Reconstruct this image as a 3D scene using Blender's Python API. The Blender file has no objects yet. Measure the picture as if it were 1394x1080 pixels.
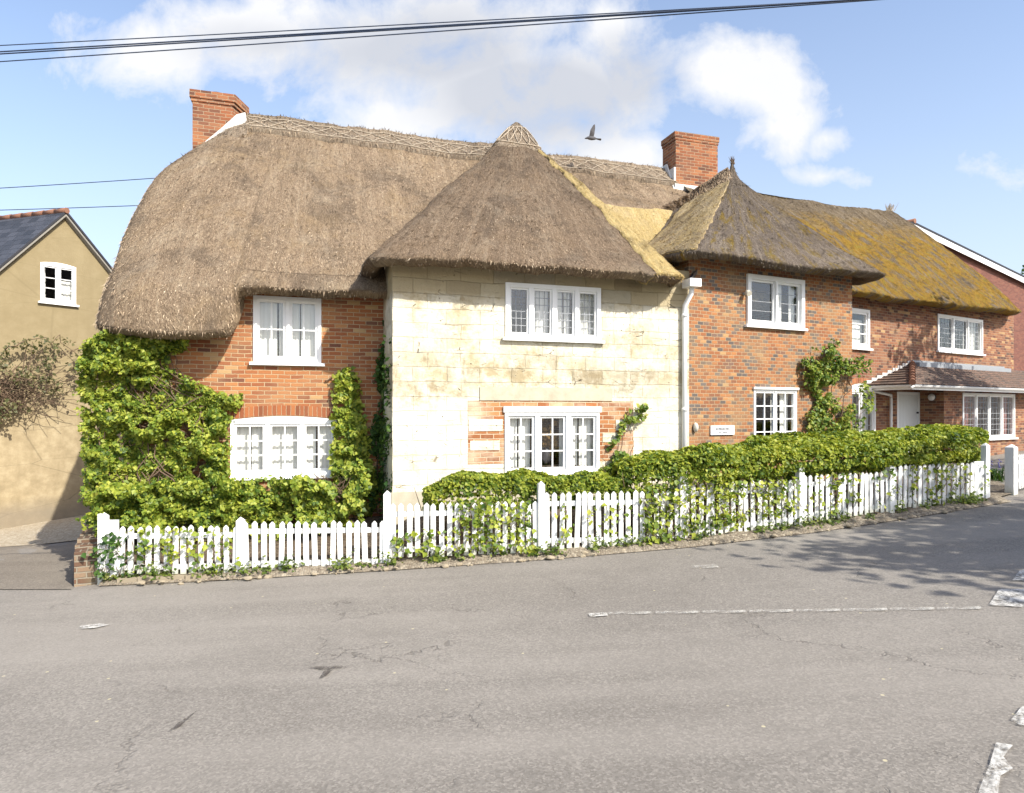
import bpy, math, random
import numpy as np
from mathutils import Vector, noise as mnoise

random.seed(7)
scene = bpy.context.scene
col = scene.collection
F, CX, CY = 900.0, 697.0, 560.0          # focal length and horizon measured off the photograph (px)
ZC = 2.3                                 # eye height above the road in front of the fence; heights below are measured from the eye
R = math.radians
def V(*a): return np.array(a, float)
def nrm(v): return v / (np.linalg.norm(v) + 1e-12)

# ------------------------------------------------------------------ ground shape
def g(x, y):
    xc = max(-12.0, min(14.0, x))
    z = -2.13 + .0485 * xc + .0014 * xc * xc + .03 * (x - xc)
    if y > 9.5: z -= .09 * max(0.0, min(-x, 20) - 8.5)
    return z
def G(px, py, off=0.0):
    """where the line of sight through a photo pixel meets the ground"""
    u, v = (px - CX) / F, (CY - py) / F
    lo, hi = .5, 60.0
    for _ in range(50):
        m = (lo + hi) / 2
        if v * m > g(u * m, m) + off: lo = m
        else: hi = m
    return V(u * lo, lo, v * lo)

class Frame:
    """a wall line: s along it, p into the building, z up"""
    def __init__(self, x, y, deg):
        t = R(deg); self.o = V(x, y); self.d = V(math.cos(t), math.sin(t)); self.n = V(-math.sin(t), math.cos(t))
    def pt(self, s, p, z):
        q = self.o + self.d * s + self.n * p
        return V(q[0], q[1], z)
    def s(self, px, p=0.0):
        k = (px - CX) / F; o = self.o + self.n * p
        return (k * o[1] - o[0]) / (self.d[0] - k * self.d[1])
    def z(self, px, py, p=0.0):
        q = self.pt(self.s(px, p), p, 0)
        return (CY - py) / F * q[1]
W1 = Frame(-2.24, 11.54, 17.5)           # left brick front
W2 = Frame(-1.88, 10.40, 17.7)           # limewashed stone bay
W3 = Frame(3.22, 12.03, 25.6)            # chequered brick bay
W4 = Frame(6.64, 15.00, 31.0)            # right wing
NB = Frame(-11.56, 17.0, 52.0)           # neighbour's gable, s = 0 under the apex

# ------------------------------------------------------------------ objects
origin = {}
def empty(name, loc):
    o = bpy.data.objects.new(name, None); col.objects.link(o); o.location = loc; o.empty_display_size = .2
    origin[o.name] = V(*loc); return o
def tag(o, label=None, cat=None, group=None, kind=None):
    if label: o['label'] = label
    if cat: o['category'] = cat
    if group: o['group'] = group
    if kind: o['kind'] = kind
    return o
def org(o):
    while o.parent is not None: o = o.parent
    return origin[o.name]
def link(name, me, mats, parent=None, base=None):
    for m in (mats if isinstance(mats, (list, tuple)) else [mats]): me.materials.append(m)
    o = bpy.data.objects.new(name, me); col.objects.link(o)
    if parent is not None:
        o.parent = parent; off = org(parent)
    else:
        off = V(*base) if base is not None else V(0, 0, 0)
        o.location = off; origin[o.name] = off
    n = len(me.vertices); co = np.empty(n * 3); me.vertices.foreach_get('co', co)
    co = (co.reshape(-1, 3) - off).ravel(); me.vertices.foreach_set('co', co); me.update()
    return o

class MB:
    def __init__(self): self.v = []; self.f = []; self.uv = []; self.m = []; self.sm = []
    def face(self, pts, uv=None, m=0, smooth=False):
        i = len(self.v); self.v += [tuple(p) for p in pts]; self.f.append(tuple(range(i, i + len(pts))))
        self.uv.append(uv or [(0, 0)] * len(pts)); self.m.append(m); self.sm.append(smooth)
    def box(self, fr, s0, s1, p0, p1, z0, z1, m=0, skip=''):
        P = fr.pt
        if 'f' not in skip: self.face([P(s0,p0,z0),P(s1,p0,z0),P(s1,p0,z1),P(s0,p0,z1)], [(s0,z0),(s1,z0),(s1,z1),(s0,z1)], m)
        if 'b' not in skip: self.face([P(s1,p1,z0),P(s0,p1,z0),P(s0,p1,z1),P(s1,p1,z1)], [(s1,z0),(s0,z0),(s0,z1),(s1,z1)], m)
        if 'l' not in skip: self.face([P(s0,p1,z0),P(s0,p0,z0),P(s0,p0,z1),P(s0,p1,z1)], [(p1,z0),(p0,z0),(p0,z1),(p1,z1)], m)
        if 'r' not in skip: self.face([P(s1,p0,z0),P(s1,p1,z0),P(s1,p1,z1),P(s1,p0,z1)], [(p0,z0),(p1,z0),(p1,z1),(p0,z1)], m)
        if 't' not in skip: self.face([P(s0,p0,z1),P(s1,p0,z1),P(s1,p1,z1),P(s0,p1,z1)], [(s0,p0),(s1,p0),(s1,p1),(s0,p1)], m)
        if 'd' not in skip: self.face([P(s0,p1,z0),P(s1,p1,z0),P(s1,p0,z0),P(s0,p0,z0)], [(s0,p1),(s1,p1),(s1,p0),(s0,p0)], m)
    def prism(self, a, b, axis):
        """polygon a extruded by vector axis (b ignored)"""
        ax = V(*axis); a = [V(*q) for q in a]; k = len(a)
        self.face(a); self.face([q + ax for q in reversed(a)])
        for i in range(k):
            p, q = a[i], a[(i + 1) % k]; self.face([q, p, p + ax, q + ax])
    def tube(self, pts, r, n=6, cap=True):
        pts = [V(*p) for p in pts]; k = len(pts); rr = r if isinstance(r, (list, tuple)) else [r] * k
        base = len(self.v); up = V(0, 0, 1)
        for i, p in enumerate(pts):
            t = nrm(pts[min(i + 1, k - 1)] - pts[max(i - 1, 0)])
            a = np.cross(t, up); a = nrm(a) if np.linalg.norm(a) > 1e-3 else V(1, 0, 0); b = np.cross(a, t)
            for j in range(n):
                th = 2 * math.pi * j / n; self.v.append(tuple(p + (a * math.cos(th) + b * math.sin(th)) * rr[i]))
        def add(f): self.f.append(f); self.uv.append([(0, 0)] * len(f)); self.m.append(0); self.sm.append(len(f) == 4)
        for i in range(k - 1):
            for j in range(n):
                j2 = (j + 1) % n; a0 = base + i * n
                add((a0 + j, a0 + j2, a0 + n + j2, a0 + n + j))
        if cap:
            add(tuple(base + j for j in range(n - 1, -1, -1))); add(tuple(base + (k - 1) * n + j for j in range(n)))
    def grid(self, P, UV, m=0, smooth=True, closed=False):
        """P[i][j] points"""
        ni, nj = len(P), len(P[0]); b = len(self.v)
        for row in P: self.v += [tuple(q) for q in row]
        for i in range(ni - 1 + (1 if closed else 0)):
            i2 = (i + 1) % ni
            for j in range(nj - 1):
                self.f.append((b + i*nj + j, b + i2*nj + j, b + i2*nj + j + 1, b + i*nj + j + 1))
                self.uv.append([UV[i][j], UV[i2][j], UV[i2][j+1], UV[i][j+1]] if UV is not None else [(0,0)]*4); self.m.append(m); self.sm.append(smooth)
    def mesh(self, name):
        me = bpy.data.meshes.new(name); me.from_pydata(self.v, [], self.f)
        uvl = me.uv_layers.new(name='UVMap'); flat = [c for f in self.uv for c in f]
        uvl.data.foreach_set('uv', np.array(flat, float).ravel())
        me.polygons.foreach_set('material_index', np.array(self.m, dtype=np.int32)); me.polygons.foreach_set('use_smooth', np.array(self.sm, dtype=bool))
        me.update(); return me
    def build(self, name, mats, parent=None, base=None): return link(name, self.mesh(name), mats, parent, base)

def bevel(o, w=.006, seg=2):
    b = o.modifiers.new('bevel', 'BEVEL'); b.width = w; b.segments = seg; b.limit_method = 'ANGLE'; return o

def tri_mesh(name, vv, ff):
    me = bpy.data.meshes.new(name); nv, nf = len(vv), len(ff); k = ff.shape[1]
    me.vertices.add(nv); me.vertices.foreach_set('co', vv.astype(np.float32).ravel())
    me.loops.add(nf * k); me.loops.foreach_set('vertex_index', ff.astype(np.int32).ravel())
    me.polygons.add(nf); me.polygons.foreach_set('loop_start', np.arange(0, nf * k, k, dtype=np.int32))
    me.update(calc_edges=True); return me

def leaf_arrays(P, Nn, size, rng, wn=1.0, wup=.85, wr=.8, down=.5, asp=.42, fold=.16):
    n = len(P)
    def unit(a): return a / (np.linalg.norm(a, axis=1, keepdims=True) + 1e-9)
    nn = unit(Nn * wn + V(0, 0, 1) * wup + rng.normal(size=(n, 3)) * wr)
    r = rng.normal(size=(n, 3)) + V(0, 0, -1) * down + Nn * .3
    t = unit(r - (r * nn).sum(1, keepdims=True) * nn); b = np.cross(nn, t)
    L = (size * rng.uniform(.42, 1.5, n))[:, None]
    v = np.stack([P - t*L*.5, P + b*L*asp + nn*L*fold - t*L*.08, P + t*L*.55, P - b*L*asp + nn*L*fold - t*L*.08], 1).reshape(-1, 3)
    i = np.arange(n)[:, None] * 4
    f = np.concatenate([i + V(0,1,2).astype(int), i + V(0,2,3).astype(int)], 1).reshape(-1, 3)
    return v, f
def leaves(name, P, Nn, size, mat, parent, seed=1, **k):
    rng = np.random.default_rng(seed); v, f = leaf_arrays(np.asarray(P), np.asarray(Nn), size, rng, **k)
    return link(name, tri_mesh(name, v, f), mat, parent)

# ------------------------------------------------------------------ materials
class M:
    def __init__(self, name):
        self.mat = bpy.data.materials.new(name); self.mat.use_nodes = True; self.t = self.mat.node_tree
        for n in list(self.t.nodes): self.t.nodes.remove(n)
        self.out = self.t.nodes.new('ShaderNodeOutputMaterial')
    def n(self, typ, ins=None, **props):
        x = self.t.nodes.new('ShaderNode' + typ)
        for k, v in props.items(): setattr(x, k, v)
        for k, v in (ins or {}).items(): self.set(x.inputs[k], v)
        return x
    def set(self, sock, v):
        if isinstance(v, bpy.types.NodeSocket): self.t.links.new(v, sock)
        elif isinstance(v, bpy.types.Node): self.t.links.new(v.outputs[0], sock)
        elif isinstance(v, (tuple, list)) and len(v) == 3 and sock.type == 'RGBA': sock.default_value = (*v, 1)
        else: sock.default_value = v
    def mix(self, fac, a, b, mode='MIX'):
        x = self.n('Mix', data_type='RGBA', blend_type=mode); self.set(x.inputs[0], fac); self.set(x.inputs[6], a); self.set(x.inputs[7], b); return x.outputs[2]
    def math(self, op, a, b=0.0, c=None, clamp=False):
        x = self.n('Math', operation=op, use_clamp=clamp); self.set(x.inputs[0], a); self.set(x.inputs[1], b)
        if c is not None: self.set(x.inputs[2], c)
        return x.outputs[0]
    def ramp(self, fac, stops, interp='LINEAR'):
        x = self.n('ValToRGB'); cr = x.color_ramp; cr.interpolation = interp
        while len(cr.elements) < len(stops): cr.elements.new(.5)
        for e, (p, c) in zip(cr.elements, stops):
            e.position = p; e.color = (*c, 1) if isinstance(c, (tuple, list)) else (c, c, c, 1)
        self.set(x.inputs[0], fac); return x.outputs[0]
    def noise(self, vec, scale, detail=4, rough=.55, dist=0.0):
        x = self.n('TexNoise', {'Scale': scale, 'Detail': detail, 'Roughness': rough, 'Distortion': dist})
        if vec is not None: self.set(x.inputs['Vector'], vec)
        return x.outputs['Fac']
    def uv(self): return self.n('TexCoord').outputs['UV']
    def obj(self): return self.n('TexCoord').outputs['Object']
    def mapping(self, vec, scale=(1,1,1), loc=(0,0,0), rot=(0,0,0)):
        return self.n('Mapping', {'Vector': vec, 'Scale': scale, 'Location': loc, 'Rotation': rot}).outputs[0]
    def bump(self, h, strength=.5, dist=.02, normal=None):
        x = self.n('Bump', {'Height': h, 'Strength': strength, 'Distance': dist})
        if normal is not None: self.set(x.inputs['Normal'], normal)
        return x.outputs[0]
    def principled(self, color, rough=.8, normal=None, spec=.3, metal=0.0):
        x = self.n('BsdfPrincipled', {'Base Color': color, 'Roughness': rough, 'Specular IOR Level': spec, 'Metallic': metal})
        if normal is not None: self.set(x.inputs['Normal'], normal)
        self.t.links.new(x.outputs[0], self.out.inputs[0]); return self.mat
    def surf(self, sh):
        self.set(self.out.inputs[0], sh); return self.mat

def brick_mat(name, stops, mortar, bw=.215, rh=.066, mort=.006, weather=(.25, .2, .16), wamt=.35, rot=0.0, offset=.5, squash=1.0, sqf=2, mottle=.5):
    m = M(name); uv = m.uv()
    if rot: uv = m.mapping(uv, rot=(0, 0, rot))
    wob = m.n('TexNoise', {'Vector': uv, 'Scale': 2.2, 'Detail': 3}).outputs['Color']
    w2 = m.n('TexNoise', {'Vector': uv, 'Scale': 26.0, 'Detail': 2}).outputs['Color']
    d1 = m.n('VectorMath', {0: wob, 1: (.5, .5, .5)}, operation='SUBTRACT').outputs[0]
    d2 = m.n('VectorMath', {0: w2, 1: (.5, .5, .5)}, operation='SUBTRACT').outputs[0]
    d1 = m.n('VectorMath', {0: d1, 'Scale': .03}, operation='SCALE').outputs[0]
    d2 = m.n('VectorMath', {0: d2, 'Scale': .011}, operation='SCALE').outputs[0]
    q = m.n('VectorMath', {0: uv, 1: d1}, operation='ADD').outputs[0]; q = m.n('VectorMath', {0: q, 1: d2}, operation='ADD').outputs[0]
    b = m.n('TexBrick', {'Vector': q, 'Color1': (0,0,0), 'Color2': (1,1,1), 'Mortar': (0,0,0), 'Scale': 1.0, 'Mortar Size': mort, 'Mortar Smooth': .35, 'Bias': 0.0, 'Brick Width': bw, 'Row Height': rh}, offset=offset, squash=squash, squash_frequency=sqf)
    c = m.ramp(b.outputs['Color'], stops)
    n1 = m.noise(uv, 38, 4); n2 = m.noise(uv, 1.3, 5)
    c = m.mix(m.math('MULTIPLY', n1, mottle), c, m.mix(.5, c, (.12, .07, .05)))
    c = m.mix(m.math('MULTIPLY', m.ramp(n2, [(.45, 0.0), (.7, 1.0)]), wamt), c, weather)
    mc = m.mix(n1, mortar, tuple(x * .72 for x in mortar))
    c = m.mix(b.outputs['Fac'], c, mc)
    h = m.math('SUBTRACT', m.math('MULTIPLY', n1, .35), b.outputs['Fac'])
    return m.principled(c, .92, m.bump(h, .75, .012), .2)

MAT = {}
RED = (.315, .108, .042); ORG = (.42, .18, .066); DRK = (.11, .053, .04); GRY = (.098, .086, .078); BUF = (.46, .30, .14)
MAT['brick_old'] = brick_mat('old_red_brick', [(0, DRK), (.12, (.24,.085,.04)), (.4, RED), (.6, (.365,.142,.053)), (.85, ORG), (.97, BUF)], (.49, .36, .215), .205, .068, .0075, (.33,.20,.11), .5, mottle=.55)
MAT['brick_chequer'] = brick_mat('chequered_brick', [(0, GRY), (.22, (.15,.135,.12)), (.30, (.22,.10,.055)), (.5, (.285,.108,.046)), (.75, (.355,.15,.06)), (.93, ORG), (1, BUF)], (.43, .31, .19), .135, .066, .007, (.29,.19,.10), .7, mottle=.6)
MAT['brick_wing'] = brick_mat('wing_brick', [(0, (.07,.045,.038)), (.2, (.145,.06,.042)), (.5, (.24,.093,.05)), (.85, (.30,.135,.07)), (1, BUF)], (.36, .265, .18), .19, .068, .0065, (.24,.145,.09), .6, mottle=.6)
MAT['brick_modern'] = brick_mat('smooth_modern_brick', [(0, (.14,.055,.042)), (.5, (.18,.068,.05)), (1, (.22,.09,.06))], (.19,.14,.11), .225, .075, .006, (.13,.065,.05), .15)
MAT['brick_chimney'] = brick_mat('chimney_brick', [(0, (.10,.05,.035)), (.3, (.23,.08,.035)), (.7, (.31,.105,.042)), (1, (.38,.17,.075))], (.42,.31,.2), .21, .072, .0065, (.17,.09,.06), .6)
MAT['brick_infill'] = brick_mat('bay_brick_infill', [(0, (.23,.085,.035)), (.5, (.36,.14,.05)), (1, (.44,.23,.095))], (.60,.48,.33), .22, .075, .008, (.66,.58,.43), 1.0)
MAT['brick_arch'] = brick_mat('arch_brick', [(0, (.19,.065,.03)), (.5, (.31,.10,.04)), (1, (.38,.14,.05))], (.44,.32,.2), .25, .072, .006, (.3,.15,.08), .3, rot=math.pi/2, offset=0.0)
MAT['brick_low'] = brick_mat('garden_wall_brick', [(0, (.08,.055,.04)), (.4, (.16,.085,.05)), (1, (.27,.2,.13))], (.27,.23,.17), .22, .078, .011, (.17,.17,.10), 1.0)

def simple(name, color, rough=.6, var=.15, scale=14, spec=.35, bumpk=.1, metal=0.0, dirt=None, dirt_amt=.4):
    m = M(name); o = m.obj(); n = m.noise(o, scale, 5)
    c = m.mix(m.math('MULTIPLY', n, var * 2), color, tuple(x * .6 for x in color))
    if dirt: c = m.mix(m.math('MULTIPLY', m.ramp(m.noise(o, 3.1, 6, .65), [(.48, 0.0), (.72, 1.0)]), dirt_amt), c, dirt)
    return m.principled(c, rough, m.bump(n, bumpk, .01), spec, metal)
MAT['white'] = simple('white_gloss_paint', (.80, .80, .78), .4, .04, 22, .4, .08, dirt=(.55,.52,.45), dirt_amt=.22)
MAT['fence'] = simple('white_fence_paint', (.80, .80, .78), .6, .06, 18, .3, .15, dirt=(.5,.5,.4), dirt_amt=.28)
def fence_mat():
    m = M('weathered_fence_paint'); o = m.obj(); z = m.n('SeparateXYZ', {0: o}).outputs[2]; n = m.noise(m.mapping(o, (26, 26, 5)), 1.0, 5, .65); n2 = m.noise(o, 7, 5, .7)
    rnd = m.n('ObjectInfo').outputs['Random']; c = m.mix(rnd, (.66,.655,.62), (.79,.79,.76)); c = m.mix(m.math('MULTIPLY', m.ramp(n, [(.5, 0.0), (.75, 1.0)]), .35), c, (.52,.51,.45))
    low = m.n('MapRange', {'Value': m.math('ADD', z, m.math('MULTIPLY', m.math('SUBTRACT', n2, .5), .22)), 'From Min': .16, 'From Max': -.02, 'To Min': 0.0, 'To Max': .65}).outputs[0]
    c = m.mix(low, c, (.33,.34,.22)); c = m.mix(m.math('MULTIPLY', m.ramp(n2, [(.6, 0.0), (.72, 1.0)]), .3), c, (.42,.43,.33))
    return m.principled(c, .62, m.bump(n, .3, .006), .25)
MAT['fence'] = fence_mat()
MAT['curtain'] = simple('curtain_cloth', (.72, .70, .66), .9, .05, 30, .1, .05)
MAT['curtain_pink'] = simple('patterned_curtain', (.35, .16, .14), .9, .4, 30, .1, .05)
MAT['lead'] = simple('lead_came', (.30, .31, .32), .5, .1, 30, .5)
MAT['flashing'] = simple('pale_flashing', (.62, .60, .56), .7, .15, 9, .3, .2, dirt=(.4,.36,.3))
MAT['lead_grey'] = simple('weathered_lead', (.36, .38, .40), .55, .2, 6, .4, .2)
MAT['porch_lead'] = simple('dull_lead', (.27, .285, .30), .6, .25, 6, .35, .2)
MAT['dark_lead'] = simple('dark_valley_lead', (.06, .06, .065), .5, .3, 8, .4, .2)
MAT['cable'] = simple('cable_sheath', (.03, .045, .08), .6, .1)
MAT['bark'] = simple('brown_stem', (.16, .11, .075), .9, .35, 25, .1, .5)
MAT['spar'] = simple('hazel_spar', (.47, .395, .30), .85, .3, 20, .1)
MAT['wood_dark'] = simple('old_timber', (.12, .09, .07), .85, .3, 12, .1)
MAT['plastic'] = simple('cream_plastic', (.62, .58, .48), .4, .05)
MAT['door'] = simple('pale_grey_door_paint', (.62, .64, .63), .45, .05)
MAT['bird'] = simple('grey_plumage', (.14, .135, .14), .9, .4, 30, .1)
MAT['ink'] = simple('faded_lettering', (.05, .055, .07), .7, .02)
MAT['dry'] = simple('dried_flower', (.42, .26, .09), .9, .5, 40, .1)
MAT['pot'] = simple('dark_pot', (.05, .045, .05), .4, .1)

def glass():
    m = M('window_glass'); fc = m.n('LayerWeight', {'Blend': .5}).outputs['Facing']; f2 = m.math('ADD', .075, m.math('MULTIPLY', m.math('POWER', fc, 4.0), .75))
    w = m.bump(m.noise(m.obj(), 2.2, 2), .06, .03)
    gl = m.n('BsdfGlossy', {'Color': (.95,.97,1), 'Roughness': .03, 'Normal': w}); tr = m.n('BsdfTransparent', {'Color': (.95,.97,.96)})
    return m.surf(m.n('MixShader', {0: f2, 1: tr, 2: gl}))
MAT['glass'] = glass()

def stone():
    m = M('limewashed_stone'); uv = m.uv()
    wob = m.n('TexNoise', {'Vector': uv, 'Scale': 1.7, 'Detail': 3}).outputs['Color']
    d1 = m.n('VectorMath', {0: m.n('VectorMath', {0: wob, 1: (.5,.5,.5)}, operation='SUBTRACT').outputs[0], 'Scale': .07}, operation='SCALE').outputs[0]
    q = m.n('VectorMath', {0: uv, 1: d1}, operation='ADD').outputs[0]
    b = m.n('TexBrick', {'Vector': q, 'Color1': (0,0,0), 'Color2': (1,1,1), 'Mortar': (.3,.3,.3), 'Scale': 1.0, 'Mortar Size': .006, 'Mortar Smooth': .6, 'Brick Width': .55, 'Row Height': .235}, offset=.42)
    base = m.ramp(b.outputs['Color'], [(0, (.26,.205,.12)), (.35, (.36,.29,.17)), (.7, (.41,.34,.21)), (1, (.31,.28,.21))])
    n1 = m.noise(uv, 1.1, 7, .68); n2 = m.noise(uv, 6.5, 6, .7); n3 = m.noise(uv, 30, 4)
    sep = m.n('SeparateXYZ', {0: uv}); zz = sep.outputs[1]
    white = m.ramp(m.math('ADD', m.math('MULTIPLY', n1, .62), m.math('MULTIPLY', n2, .38)), [(.36, 0.0), (.50, 1.0)])
    # a worn, stained band across the middle of the front; whitest low down
    band = m.math('SUBTRACT', 1.0, m.math('MULTIPLY', m.math('ABSOLUTE', m.math('SUBTRACT', zz, .62)), 1.6), clamp=True)
    band = m.math('MULTIPLY', m.math('MULTIPLY', band, m.ramp(m.noise(uv, 2.6, 6, .7), [(.36, 0.0), (.6, 1.0)])), .8)
    low = m.n('MapRange', {'Value': zz, 'From Min': .35, 'From Max': -.1, 'To Min': 0.0, 'To Max': .65}).outputs[0]
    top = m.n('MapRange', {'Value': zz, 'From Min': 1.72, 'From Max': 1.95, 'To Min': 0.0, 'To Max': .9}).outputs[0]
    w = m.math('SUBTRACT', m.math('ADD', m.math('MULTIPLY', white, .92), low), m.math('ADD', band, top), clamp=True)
    w = m.math('MAXIMUM', w, .06)
    blk = m.ramp(b.outputs['Color'], [(0, .90), (1, 1.0)])
    wc = m.mix(m.ramp(m.noise(uv, 2.1, 6, .7), [(.38, 0.0), (.62, 1.0)]), (.62,.555,.40), (.765,.725,.60)); wc = m.mix(.8, wc, blk, 'MULTIPLY')
    c = m.mix(w, base, wc)
    # hairline and open joints between the blocks, more open where the wash has gone
    mask = m.math('MULTIPLY', m.math('MULTIPLY', b.outputs['Fac'], .75), m.ramp(m.noise(uv, 2.4, 5, .65), [(.50, .02), (.68, .42)]))
    c = m.mix(mask, c, (.27,.215,.135))
    # grey-brown lichen stains, streaked by rain
    sv_ = m.noise(m.mapping(uv, (3.2, .9, 1), loc=(2.3, 4.1, 0)), 1.6, 9, .72, .6)
    stain = m.math('MULTIPLY', m.ramp(sv_, [(.53, 0.0), (.66, 1.0)]), m.math('ADD', m.math('MULTIPLY', band, .9), .34))
    c = m.mix(stain, c, (.27,.225,.145))
    # flaked pits and cracks
    fl = m.n('TexVoronoi', {'Vector': q, 'Scale': 8.0, 'Randomness': 1.0}).outputs['Distance']
    pit = m.math('MULTIPLY', m.ramp(m.math('ADD', fl, m.math('MULTIPLY', n3, .12)), [(.13, 1.0), (.17, 0.0)]), m.ramp(m.noise(uv, 1.7, 4), [(.50, 0.0), (.58, 1.0)]))
    c = m.mix(m.math('MULTIPLY', pit, .8), c, (.25,.20,.13))
    crk = m.n('TexVoronoi', {'Vector': m.mapping(q, (1.0, 3.2, 1)), 'Scale': 2.3}, feature='DISTANCE_TO_EDGE').outputs['Distance']
    cm = m.math('MULTIPLY', m.ramp(crk, [(.0, 1.0), (.02, 0.0)]), m.ramp(m.noise(uv, 3.3, 4), [(.58, 0.0), (.64, 1.0)]))
    c = m.mix(m.math('MULTIPLY', cm, .85), c, (.16,.13,.09))
    h = m.math('SUBTRACT', m.math('ADD', m.math('MULTIPLY', n2, .9), m.math('MULTIPLY', n3, .3)), m.math('ADD', m.math('MULTIPLY', b.outputs['Fac'], .9), m.math('ADD', cm, pit)))
    return m.principled(c, .92, m.bump(h, .8, .03), .15)
MAT['stone'] = stone()

def render_wall():
    m = M('ochre_render'); uv = m.uv(); n1 = m.noise(uv, .7, 6, .62); n2 = m.noise(uv, 24, 4)
    st = m.noise(m.mapping(uv, (3.0, .35, 1)), 1.2, 5, .6)
    zz = m.n('SeparateXYZ', {0: uv}).outputs[1]
    c = m.mix(n1, (.32,.25,.15), (.41,.335,.205)); c = m.mix(m.math('MULTIPLY', m.ramp(st, [(.42, 0.0), (.68, 1.0)]), .4), c, (.25,.19,.11))
    mot = m.noise(uv, 3.6, 8, .72); c = m.mix(m.math('MULTIPLY', m.ramp(mot, [(.46, 0.0), (.64, 1.0)]), .42), c, (.20,.155,.09)); c = m.mix(m.math('MULTIPLY', m.ramp(mot, [(.36, 1.0), (.48, 0.0)]), .3), c, (.5,.42,.28))
    ck = m.n('TexVoronoi', {'Vector': m.mapping(uv, (.22, 1.0, 1)), 'Scale': 1.1}, feature='DISTANCE_TO_EDGE').outputs['Distance']
    c = m.mix(m.math('MULTIPLY', m.ramp(ck, [(0, 1.0), (.008, 0.0)]), .45), c, (.12,.095,.06))
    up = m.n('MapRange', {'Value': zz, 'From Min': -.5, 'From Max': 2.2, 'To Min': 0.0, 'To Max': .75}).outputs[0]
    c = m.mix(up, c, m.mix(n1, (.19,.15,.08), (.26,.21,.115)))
    gr = m.n('MapRange', {'Value': m.math('ADD', zz, m.math('MULTIPLY', n1, .5)), 'From Min': -1.9, 'From Max': -2.3, 'To Min': 0.0, 'To Max': .7}).outputs[0]
    c = m.mix(gr, c, (.2,.17,.13))
    return m.principled(c, .95, m.bump(n2, .4, .012), .1)
MAT['render'] = render_wall()

def thatch(name, cols, patch, patch_lo=.5, patch_hi=.7, patch_amt=.6, moss=None, moss_lo=.45, moss_hi=.6):
    """straw lies down the slope: u runs along the eave, v down the slope (metres)"""
    m = M(name); uv = m.uv()
    q = m.mapping(uv, (11, 3.8, 1)); fine = m.noise(q, 3.0, 6, .78, 1.2)
    tick = m.noise(m.mapping(uv, (24, 9, 1)), 1.6, 4, .65, 1.6)
    big = m.noise(uv, .9, 6, .65); mid = m.noise(uv, 3.6, 5, .65)
    c = m.ramp(m.math('ADD', m.math('MULTIPLY', fine, .62), m.math('MULTIPLY', tick, .38)), [(.31, cols[0]), (.45, cols[1]), (.55, cols[2]), (.69, cols[3])])
    pm = m.ramp(m.math('ADD', m.math('MULTIPLY', big, .7), m.math('MULTIPLY', mid, .3)), [(patch_lo, 0.0), (patch_hi, 1.0)])
    c = m.mix(m.math('MULTIPLY', pm, patch_amt), c, m.mix(.75, c, patch, 'MIX'))
    dk = m.ramp(m.noise(m.mapping(uv, loc=(5.3, 2.2, 0)), .8, 8, .72, .6), [(.50, 0.0), (.60, 1.0)])
    cmb = m.noise(m.mapping(uv, (5.5, .42, 1)), 1.3, 6, .65, .3)
    c = m.mix(m.math('MULTIPLY', m.ramp(cmb, [(.44, 0.0), (.62, 1.0)]), .38), c, m.mix(.6, c, (.10,.078,.06)))
    c = m.mix(m.math('MULTIPLY', m.ramp(cmb, [(.34, 1.0), (.47, 0.0)]), .34), c, m.mix(.5, c, (.58,.49,.36)))
    c = m.mix(m.math('MULTIPLY', dk, .62), c, m.mix(.7, c, (.085,.066,.052)))
    lt = m.ramp(m.noise(m.mapping(uv, loc=(9.3, 7.2, 0)), 1.1, 7, .7, .3), [(.52, 0.0), (.68, 1.0)])
    c = m.mix(m.math('MULTIPLY', lt, .45), c, m.mix(.6, c, (.56,.47,.34)))
    if moss:
        v2 = m.mapping(uv, (2.2, .9, 1), (3.1, 1.7, 0)); mm = m.noise(v2, 1.5, 7, .7, .4)
        mk = m.ramp(m.math('ADD', m.math('MULTIPLY', mm, .8), m.math('MULTIPLY', fine, .25)), [(moss_lo, 0.0), (moss_hi, 1.0)])
        vd = m.n('SeparateXYZ', {0: uv}).outputs[1]; mk = m.math('MULTIPLY', mk, m.ramp(m.math('ADD', m.math('MULTIPLY', vd, .25), m.math('MULTIPLY', m.math('SUBTRACT', big, .5), .7)), [(.16, .08), (.42, 1.0)]))
        mc = m.ramp(m.noise(uv, 5.0, 4, .7), [(.3, moss[0]), (.5, moss[1]), (.68, moss[2])])
        c = m.mix(m.math('MULTIPLY', mk, .85), c, m.mix(m.math('MULTIPLY', fine, .5), mc, cols[0]))
    h = m.math('ADD', m.math('ADD', m.math('MULTIPLY', fine, .9), m.math('MULTIPLY', tick, .7)), m.math('MULTIPLY', mid, 1.2))
    return m.principled(c, .95, m.bump(h, 1.0, .075), .1)
OLD = [(.105,.074,.048), (.27,.194,.126), (.42,.312,.205), (.64,.515,.36)]
MAT['thatch'] = thatch('weathered_thatch', OLD, (.40,.28,.15), .5, .66, .6)
MAT['thatch_bay'] = thatch('weathered_bay_thatch', [(.08,.056,.038),(.20,.142,.094),(.325,.238,.158),(.52,.405,.28)], (.31,.21,.12), .5, .68, .5)
MAT['thatch_grey'] = thatch('mossy_grey_thatch', [(.05,.04,.033),(.14,.112,.088),(.25,.203,.16),(.44,.375,.30)], (.19,.15,.11), .5, .66, .45, [(.14,.10,.025),(.33,.21,.022),(.30,.25,.06)], .53, .63)
MAT['thatch_moss'] = thatch('moss_covered_thatch', [(.055,.042,.03),(.13,.10,.07),(.215,.17,.115),(.34,.28,.19)], (.15,.12,.085), .5, .66, .5, [(.15,.105,.018),(.43,.235,.014),(.33,.27,.035)], .45, .54)
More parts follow.
